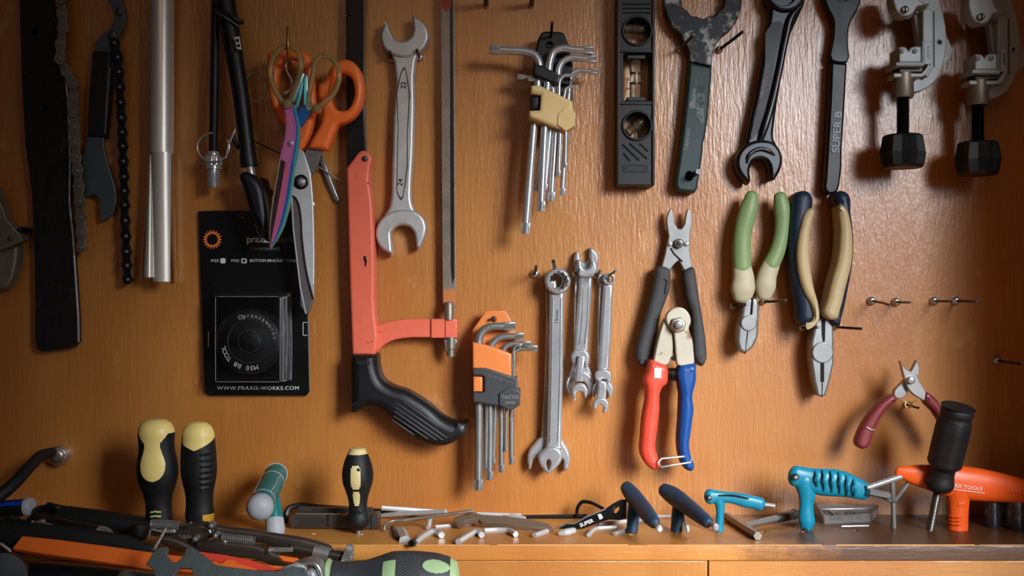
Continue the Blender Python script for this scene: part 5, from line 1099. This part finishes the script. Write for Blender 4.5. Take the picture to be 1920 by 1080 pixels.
# Y tool
t = thing('y_wrench', 'silver three-armed Y wrench standing on a thin stem beside the orange handle', 'wrench', S(1676, 990))
b = MB(); tube(b, [P(1676, 992, .055), P(1675, 950, .055), P(1674, 932, .056)], L(4.4), 'steel', 16); b.build('stem', t)
b = MB(); tube(b, [P(1625, 915, .07), P(1690, 893, .062), P(1752, 871, .056)], [L(4.5), L(5.5), L(5)], 'chrome', 16, cap='flat'); b.build('arm', t)
b = MB(); tube(b, [P(1628, 922, .072), P(1666, 930, .066)], L(6.5), 'steel', 6, cap='flat'); tube(b, [P(1652, 931, .066), P(1671, 940, .058)], L(3), 'steel', 12); b.build('arm', t)
b = MB(); tube(b, [P(1673, 902, .062), P(1674, 938, .058)], L(5), 'steel', 16); b.build('arm', t)
b = MB(); tube(b, [P(1711, 895, .06), P(1703, 905, .06), P(1678, 939, .057)], L(4), 'steel', 14); b.build('arm', t)
# orange handle
t = thing('hex_driver', 'large orange T-handle driver standing by the wall corner', 'hex driver', S(1795, 994))
b = MB(); DT = .062
sweep(b, [(1684, 884, DT, 9), (1708, 889, DT, 17), (1740, 894, DT, 24), (1790, 903, DT, 31), (1845, 910, DT, 30), (1900, 918, DT, 24.5), (1950, 928, DT, 18), (1985, 935, DT, 12)], 'hex_orange', depth=.62, seg=32, sq=1.15)
sweep(b, [(1796, 915, DT, 27), (1797, 940, DT, 20), (1797, 960, DT, 18.5), (1796, 993, DT, 18.5)], 'hex_orange', depth=.75, seg=28, cap='flat')
sweep(b, [(1797, 944, .0675, 9), (1808, 944, .0675, 9)], 'hex_orange', depth=.4, sub=0)
for y in (968, 975, 982): tube(b, [P(1780, y, .063), P(1785, y + 1, .0665), P(1797, y + 2, .0692), P(1809, y + 2, .0665), P(1814, y + 2, .063)], L(1.8), 'hex_orange', 8)
for k in range(7): x = 1890 + 7 * k; sweep(b, [(x, 910 + k, .0675, 1.6), (x + 1, 920 + k, .0695, 2), (x, 934, .0675, 1.6)], 'hex_orange', depth=.6)
text(b, 'XX', 1796, 911, 8, .0712, 'print_white', rot=-6); text(b, 'TOOLS', 1824, 915, 7, .0712, 'print_white', rot=-6, sx=1.15); tube(b, [P(1786, 917, .0713), P(1846, 925, .0713)], L(.6), 'print_white', 6)
b.build('grip', t)
b = MB(); tube(b, [P(1795, 988, .062), P(1795, 1001, .062)], L(6), 'steel', 6, cap='flat'); b.build('key_shaft', t)
# black grip with bolt
t = thing('screwdriver', 'black rubber grip on a ribbed bolt, leaning in front of the orange driver', 'screwdriver', S(1745, 992))
a, c = P(1797, 762, .092), P(1759, 917, .073)
b = MB(); lathe(b, a, c, resamp([(0, .006), (.0, .0118), (.02, .0128), (.08, .0136), (.12, .0128), (.16, .0134), (.4, .0142), (.62, .014), (.70, .0135), (.74, .0108), (.8, .0104), (.98, .0108), (1, .0095)]), 'rubber_black', 40, rfn=lambda th, q: 1 + (.025 * math.cos(6 * th) if .16 < q < .7 else 0)); b.build('grip', t)
b = MB(); e = P(1744, 993, .064); lathe(b, c, e, [(i / 50, L(6.5 if i % 2 else 7.4)) for i in range(51)], 'dark_steel', 16); b.build('bolt', t)
# sockets
for i, (x0, x1, yt, yb, lb) in enumerate(((1845, 1876, 936, 987, 'dark chrome socket standing under the orange handle, next to its stem'), (1884, 1926, 936, 990, 'dark chrome socket standing under the orange handle, at the wall corner'))):
    t = thing('socket', lb, 'socket', S((x0 + x1) / 2, yb), 'sockets under the orange handle'); d = sd(yb); cx = (x0 + x1) / 2; r = L((x1 - x0) / 2, d)
    p = S(cx, yb)
    b = MB(); lathe(b, p, p + Vector((0, 0, .030)), [(0, r * .92), (.04, r), (.5, r), (.52, r * .985), (.6, r * .985), (.62, r), (.96, r), (1, r * .9)], 'socket_chrome', 40); b.build('body', t)
    b = MB(); lathe(b, p + Vector((0, 0, .0298)), p + Vector((0, 0, .0303)), [(0, r * .6), (1, r * .6)], 'shadow_slot', 6); b.build('square_drive', t)

# ------------------------------------------------------------------ screwdrivers
t = thing('screwdriver', 'stubby black screwdriver with two cream inserts standing upright in the ledge', 'screwdriver', S(672, 1001))
def sdrv(t, top, bot, prof, mf, seg=64, flat=1.0, rfn=None, name='handle'):
    b = MB(); lathe(b, top, bot, resamp(prof, 260), mf, int(seg * 1.6), flat=flat, rfn=rfn); return b.build(name, t)
d = .078; top, bot = P(670, 839, d), P(672, 993, d); H = (top - bot).length
def w(px): return L(px, d)
def cream(th, q):
    x = th * 29; y = q * 154
    if q < .075 and True: return 'cream_yellow'
    if abs(x) < 10 and (30 < y < 74 or 79 < y < 106) and (abs(x) < 7.5 or (34 < y < 70 or 83 < y < 102)): return 'cream_yellow'
    return 'rubber_black'
mat('cream_insert', (214, 196, 138), .45, mottle=.08, second=(150, 130, 84), sfrac=.66, sscale=60)
prof = [(0, w(3)), (.006, w(11)), (.03, w(15)), (.06, w(17.5)), (.1, w(20.5)), (.2, w(26)), (.34, w(29)), (.42, w(28)), (.52, w(23)), (.62, w(18.5)), (.7, w(17)), (.78, w(18)), (.86, w(21)), (.92, w(20)), (.97, w(15)), (1, w(9))]
sdrv(t, top, bot, prof, lambda th, q: {'cream_yellow': 'cream_insert'}.get(cream(th, q), cream(th, q)), 96, rfn=lambda th, q: 1 + (.02 * math.cos(40 * q * 6.28) if .14 < q < .5 and .7 < abs(th if th < PI else th - 2 * PI) < 1.6 else 0))
b = MB(); knob(b, 671, 882, d + .010, d + .0128, 4, 'shadow_slot'); b.build('hang_hole', t); b = MB(); knob(b, 671, 960, d + .005, d + .0085, 8, 'rubber_black'); b.build('button', t)
b = MB(); tube(b, [bot + Vector((0, 0, .002)), bot - Vector((0, 0, .008))], L(4.5), 'steel', 12); b.build('shaft', t)
d = .07
t = thing('screwdriver', 'fat yellow and black screwdriver with a pear-shaped yellow palm panel', 'screwdriver', S(297, 985), 'yellow topped screwdrivers')
top, bot = P(292, 785, d), P(299, 988, d)
def pear(th, q):
    x = th * 36; y = q * 203
    if y < 26: return 'handle_yellow'
    half = 34 - (y - 26) * .95 if y < 42 else (17 + (y - 42) * .0 if y < 52 else (17 + (y - 52) * .30 if y < 76 else 24 * math.sqrt(max(0, 1 - ((y - 82) / 31) ** 2))))
    if y < 113 and abs(x) < half: return 'handle_yellow'
    if 150 < y < 163: return 'rubber_black'
    if y > 166 and abs(x) < 16 and any(abs(y - k - abs(x) * .1) < 1.6 for k in (170, 178, 186)): return 'lime'
    return 'rubber_black'
sdrv(t, top, bot, [(0, w(2)), (.006, w(13)), (.025, w(23)), (.07, w(31)), (.12, w(34)), (.2, w(33)), (.28, w(33)), (.4, w(37)), (.5, w(38)), (.6, w(34)), (.7, w(27)), (.78, w(24)), (.86, w(24)), (.94, w(25)), (1, w(22))], pear, 128, flat=.85)
b = MB(); tube(b, [bot + Vector((0, 0, .002)), bot - Vector((0, 0, .012))], L(6), 'steel', 12); b.build('shaft', t)
t = thing('screwdriver', 'yellow-capped screwdriver with a ribbed black grip next to the pear-panelled one', 'screwdriver', S(372, 980), 'yellow topped screwdrivers')
top, bot = P(371, 790, d), P(375, 982, d)
def capd(th, q):
    y = q * 192; x = th * 33
    if y < 52 - abs(x) * .42: return 'handle_yellow'
    if y > 172 and x > 14: return 'chip_yellow'
    return 'plastic_charcoal' if abs(abs(x + 4) - 20) < 1 and 60 < y < 128 else 'rubber_black'
sdrv(t, top, bot, [(0, w(2)), (.007, w(11)), (.03, w(20)), (.09, w(28)), (.2, w(31)), (.36, w(33)), (.5, w(33)), (.6, w(30)), (.7, w(26)), (.8, w(25)), (.92, w(27)), (1, w(25))], capd, 128, flat=.85, rfn=lambda th, q: 1 + (.03 * math.sin(q * 110) if .3 < q < .66 and .3 < (th if th < PI else th - 2 * PI) < 1.2 else 0))
b = MB(); tube(b, [bot + Vector((0, 0, .002)), bot - Vector((0, 0, .012))], L(6), 'steel', 12); b.build('shaft', t)

# ------------------------------------------------------------------ bolt with black sleeve
t = thing('wall_hook', 'thick black sleeved hook sloping from a large silver bolt in the wall', 'hook', P(105, 855, 0))
b = MB(); sweep(b, [(97, 848, .02, 9), (80, 853, .03, 10), (55, 876, .05, 11), (28, 905, .07, 12), (-20, 945, .09, 13)], 'rubber_black', seg=18); b.build('sleeve', t)
b = MB(); knob(b, 105, 856, 0, .012, 19, 'zinc', 32); knob(b, 106, 855, .012, .018, 12, 'zinc', 6, rot=.4); b.build('bolt', t, label='silver bolt head')

mat('pouch_black', (16, 16, 17), .7, bump=.5, bscale=90, mottle=.2)
# ------------------------------------------------------------------ heap at the dark end
t = thing('bike_light', 'blue and black cylinder with a pale end cap at the dark end of the ledge', 'light', P(20, 975, .05))
b = MB(); lathe(b, P(-40, 958, .06), P(50, 951, .06), [(0, L(15)), (1, L(15))], lambda th, q: 'blue_bright' if -.25 < th < 2.2 and th > .55 and th < 1.0 else 'plastic_black', 48, front=(0, -1, 0)); b.build('body', t)
b = MB(); lathe(b, P(48, 951, .06), P(61, 950, .06), [(0, L(16)), (.6, L(17)), (1, L(15))], 'pale_grey', 32); b.build('end_cap', t)
t = thing('rubber_tube', 'long black tube lying along the ledge behind the flashlight with the clear lens', 'tube', P(180, 985, .06))
b = MB(); tube(b, [P(78, 966, .06), P(100, 966, .06), P(200, 978, .07), P(300, 996, .075)], [L(18), L(19), L(19), L(18)], 'rubber_black', 28); tube(b, [P(92, 948, .075), P(108, 952, .078)], L(6), 'rubber_black', 12); b.build('body', t)
t = thing('flashlight', 'black flashlight with a silver label and a clear faceted lens', 'flashlight', P(130, 1025, .11))
a, c = P(52, 982, .11), P(182, 1006, .11)
b = MB(); lathe(b, a, c, [(0, L(14, .1)), (.1, L(20, .1)), (.95, L(21, .1)), (1, L(20, .1))], lambda th, q: 'aluminium' if .32 < q < .82 and -1.2 < th < .35 else 'plastic_black', 40, front=(0, -1, .35)); tube(b, [P(62, 985, .125), P(80, 978, .125)], L(5), 'old_steel', 8); b.build('body', t)
b = MB(); e = P(211, 1012, .11); lathe(b, c, e, [(0, L(19)), (.4, L(19.5)), (.75, L(17)), (1, L(9))], 'clear_plastic', 8); lathe(b, c, c.lerp(e, .5), [(0, L(15)), (1, L(4))], 'chrome', 16); b.build('lens', t, label='clear faceted lens')
t = MB(); rr = random.Random(3)
for k in range(9):
    x = -10 + 9.5 * k; plate(t, rrect(x - 5, 972 + rr.uniform(-4, 4), x + 5, 996 + rr.uniform(-3, 3), 4), .085, .094, 'black_oxide', .001, holes=[ell(x, 984, 2.4, n=10)], dref=.09)
    if k < 8: tube(t, [P(x, 982, .095), P(x + 9, 984, .095)], L(2), 'gun_metal', 8)
t.build('bike_chain', None, 'black greasy chain piece heaped below the blue light', 'chain')
t = thing('screwdriver', 'plain black cylinder handle standing behind the locking pliers spring', 'screwdriver', P(260, 1030, .10))
b = MB(); lathe(b, P(262, 982, .095), P(256, 1040, .10), [(0, L(10)), (.05, L(14)), (.9, L(14)), (1, L(12))], 'rubber_black', 28); b.build('handle', t)
t = MB(); sweep(t, [(-30, 1006, .132, 28), (60, 1010, .134, 30), (150, 1018, .136, 28), (240, 1030, .137, 24), (285, 1036, .138, 14)], 'pouch_black', depth=.5, seg=24); t.build('tool_pouch', None, 'soft black tool pouch squashed under the flashlight', 'pouch')
# orange bar with red strip
t = thing('hacksaw', 'flat orange saw frame lying across the heap in front of the ledge', 'saw', P(280, 1075, .17))
nn = Vector((-.05, -.8, .6)); p0 = P(200, 1030, .16)
b = MB(); tplate(b, [(22, 1029), (41, 1004), (100, 1010), (200, 1023), (300, 1037), (380, 1047), (470, 1057), (560, 1062), (565, 1078), (480, 1076), (380, 1074), (285, 1069), (180, 1052), (100, 1041)], p0, nn, .006, 'bright_orange', .0012)
tplate(b, [(404, 1060), (418, 1054), (424, 1048), (438, 1049), (444, 1056), (480, 1066), (476, 1074), (405, 1068)], p0 + nn * .004, nn, .004, 'bright_orange', .001)
tplate(b, [(520, 1040), (559, 1046), (559, 1056), (530, 1052)], p0 + nn * .001, nn, .004, 'bright_orange', .001); b.build('frame', t)
b = MB(); tplate(b, [(372, 1034), (420, 1040), (470, 1050), (530, 1070), (470, 1068), (420, 1056), (376, 1046)], p0 + nn * .0015, nn, .001, 'cutter_red', .0002); b.build('red_strip', t)
# locking pliers
t = thing('locking_pliers', 'old dark steel locking pliers with springs and a knurled adjusting screw', 'pliers', P(440, 1060, .15))
D0 = .135
b = MB(); sweep(b, [(350, 990, D0, 10), (380, 992, D0, 14), (420, 998, D0, 12), (470, 1003, D0, 11), (520, 1012, D0, 12), (560, 1020, D0, 14), (600, 1030, D0, 14), (616, 1034, D0, 12)], 'plier_dark', depth=.7, sq=1.3, seg=20); b.build('handle', t)
b = MB(); sweep(b, [(372, 1024, D0 + .012, 8), (400, 1025, D0 + .012, 14), (440, 1029, D0 + .012, 15), (480, 1034, D0 + .012, 14), (515, 1048, D0 + .012, 13), (545, 1066, D0 + .014, 12), (575, 1084, D0 + .016, 12)], 'plier_dark', depth=.65, sq=1.3, seg=20); b.build('lever', t)
b = MB(); plate(b, [(276, 992), (300, 988), (326, 992), (345, 990), (362, 984), (392, 988), (400, 1002), (376, 1018), (350, 1022), (330, 1016), (305, 1008), (280, 1004)], D0 - .004, D0 + .008, 'plier_dark', .003, sub=3, bseg=3); b.build('jaw', t)
b = MB()
plate(b, [(296, 1006), (330, 1010), (356, 1022), (372, 1034), (360, 1040), (330, 1030), (300, 1018)], D0 + .002, D0 + .012, 'plier_dark', .003, sub=3, bseg=3); b.build('jaw', t)
b = MB(); sweep(b, [(280, 1004, D0 + .01, 2), (282, 994, D0 + .011, 2), (300, 996, D0 + .012, 2.4), (326, 996, D0 + .012, 4)], 'chrome'); b.build('jaw_wire', t)
b = MB(); helix(b, P(284, 983, D0 + .004), P(338, 986, D0 + .004), L(7), 15, L(1.5), 'steel'); tube(b, [P(338, 986, D0 + .004), P(352, 984, D0 + .006), P(358, 980, D0 + .01)], L(2.2), 'old_steel', 8); b.build('spring', t, label='coil spring behind the jaw')
b = MB(); helix(b, P(416, 1007, D0 + .012), P(476, 1014, D0 + .012), L(6), 15, L(1.5), 'steel'); b.build('spring', t, label='coil spring between the handles')
b = MB()
for x, y in ((394, 987), (402, 1006), (364, 1012), (420, 1017)): knob(b, x, y, D0 + .006, D0 + .0165, 6, 'steel'); 
for x in (336, 344, 352): tube(b, [P(x, 1004, D0 + .0085), P(x + 10, 1010, D0 + .0085)], L(1.6), 'old_steel', 6)
b.build('rivet', t)
b = MB(); tplate(b, [(503, 1028), (512, 1026), (549, 1027), (548, 1035), (512, 1036)], P(525, 1031, D0 + .016), (0, -1, .2), .003, 'steel', .0006); knob(b, 504, 1033, D0 + .014, D0 + .02, 5, 'steel'); b.build('link', t)
b = MB(); lathe(b, P(585, 1033, D0), P(617, 1041, D0), [(0, L(9)), (.1, L(14)), (1, L(14.5))], 'steel', 32); b.build('screw_collar', t)
b = MB(); lathe(b, P(545, 1026, D0 + .002), P(646, 1045, D0), [(i / 70, L(8.5 if i % 2 else 10)) for i in range(71)], 'plier_dark', 20); b.build('adjusting_screw', t)
b = MB(); lathe(b, P(643, 1041, D0), P(657, 1046, D0), [(0, L(16)), (.1, L(19)), (.9, L(19)), (1, L(16))], 'steel', 60, rfn=lambda th, q: 1 + .04 * math.cos(30 * th)); lathe(b, P(657, 1046, D0), P(662, 1047, D0), [(0, L(12)), (1, L(9))], 'steel', 24); b.build('knurled_knob', t)
# flat multi wrench
nn = Vector((0, -.9, .43)); p0 = P(420, 1060, .215)
t = MB(); tplate(t, [(273, 1058), (288, 1034), (300, 1025), (312, 1025), (315, 1029), (311, 1040), (320, 1052), (330, 1055), (344, 1042), (348, 1028), (358, 1025), (368, 1030), (388, 1045), (404, 1059), (440, 1064), (475, 1068), (520, 1071), (548, 1061), (570, 1064), (580, 1080), (560, 1110), (520, 1120), (420, 1120), (372, 1110), (358, 1066), (336, 1065), (324, 1082), (316, 1112), (296, 1100), (286, 1066)], p0, nn, .004, 'plate_grey', .0007)
t.build('multi_wrench', None, 'flat grey multi-opening wrench plate lying in front on the heap', 'wrench')
t = MB(); tube(t, [P(289, 1030, .2), P(310, 992, .17)], L(2.2), 'chrome', 8, cap='flat'); t.build('thin_rod', None, 'thin bright pin slanting up from the grey wrench plate', 'pin')
t = thing('adjustable_wrench', 'silver adjustable wrench head with a rounded rim in front of the locking pliers', 'wrench', P(580, 1085, .19))
b = MB(); plate(b, [(540, 1066), (560, 1056), (585, 1052), (598, 1058), (606, 1072), (606, 1100), (594, 1110), (594, 1076), (584, 1062), (566, 1066), (556, 1074), (552, 1110), (534, 1110)], .175, .19, 'steel', .003, sub=3, bseg=3); b.build('jaw', t)
b = MB(); plate(b, [(540, 1064), (556, 1060), (568, 1064), (572, 1080), (570, 1110), (520, 1110), (516, 1078)], .185, .195, 'shear_steel', .002, sub=2); plate(b, [(574, 1074), (580, 1068), (590, 1072), (592, 1100), (576, 1100)], .18, .192, 'chrome', .003, sub=2); b.build('sliding_jaw', t)
# green handled screwdriver
t = thing('screwdriver', 'large dark grey screwdriver handle with sage green inserts lying in front of the ledge', 'screwdriver', P(730, 1120, .17))
D1 = .17; a, c = P(608, 1094, D1), P(862, 1091, D1)
def q1(px): return L(px, D1)
def grn(th, q):
    x = 608 + q * 254
    if x < 624: return 'sage'
    if 722 < x < 746 and .1 < th < .95 : return 'sage'
    if 796 < x < 846 and abs(th - .75) < .28 * math.sqrt(max(0, 1 - ((x - 821) / 25) ** 2)): return 'sage'
    if x > 846: return 'sage'
    return 'plastic_charcoal'
b = MB(); lathe(b, a, c, resamp([(0, q1(30)), (.01, q1(40)), (.06, q1(42)), (.15, q1(40)), (.3, q1(42)), (.4, q1(49)), (.5, q1(57)), (.6, q1(58)), (.75, q1(56)), (.88, q1(50)), (.95, q1(42)), (.99, q1(28)), (1, q1(12))], 320), grn, 220, front=(0, -1, .1), rfn=lambda th, q: 1 + (.02 * math.cos(60 * th) * math.cos(q * 180) if .2 < q < .72 and .15 < (th if th < PI else th - 2 * PI) < 1.3 and not (722 < 608 + q * 254 < 746) else 0)); b.build('handle', t)
b = MB(); tube(b, [a, P(480, 1100, D1)], q1(9), 'steel', 16); b.build('shaft', t)
# dark tubes at the bottom edge
t = thing('pump_tube', 'dark chrome tube at the bottom edge under the orange saw frame', 'tube', P(150, 1090, .20))
b = MB(); tube(b, [P(40, 1082, .18), P(160, 1092, .18), P(262, 1102, .18)], L(26), 'gun_metal', 32); tube(b, [P(240, 1092, .185), P(285, 1098, .185)], L(20), 'steel', 24); b.build('body', t)
t = MB(); tube(t, [P(x, y, .2) for x, y in ((2, 1020), (16, 1030), (30, 1052), (38, 1075), (44, 1100))], L(2.6), 'chrome', 10); t.build('cable', None, 'thin silver cable curving down at the bottom corner', 'cable')
t = MB(); lathe(t, P(2, 1084, .18), P(2, 1084, .21), [(0, L(40)), (.9, L(40)), (1, L(36))], 'gun_metal', 40); t.build('round_can', None, 'dark round metal can end behind the silver cable at the corner', 'can')
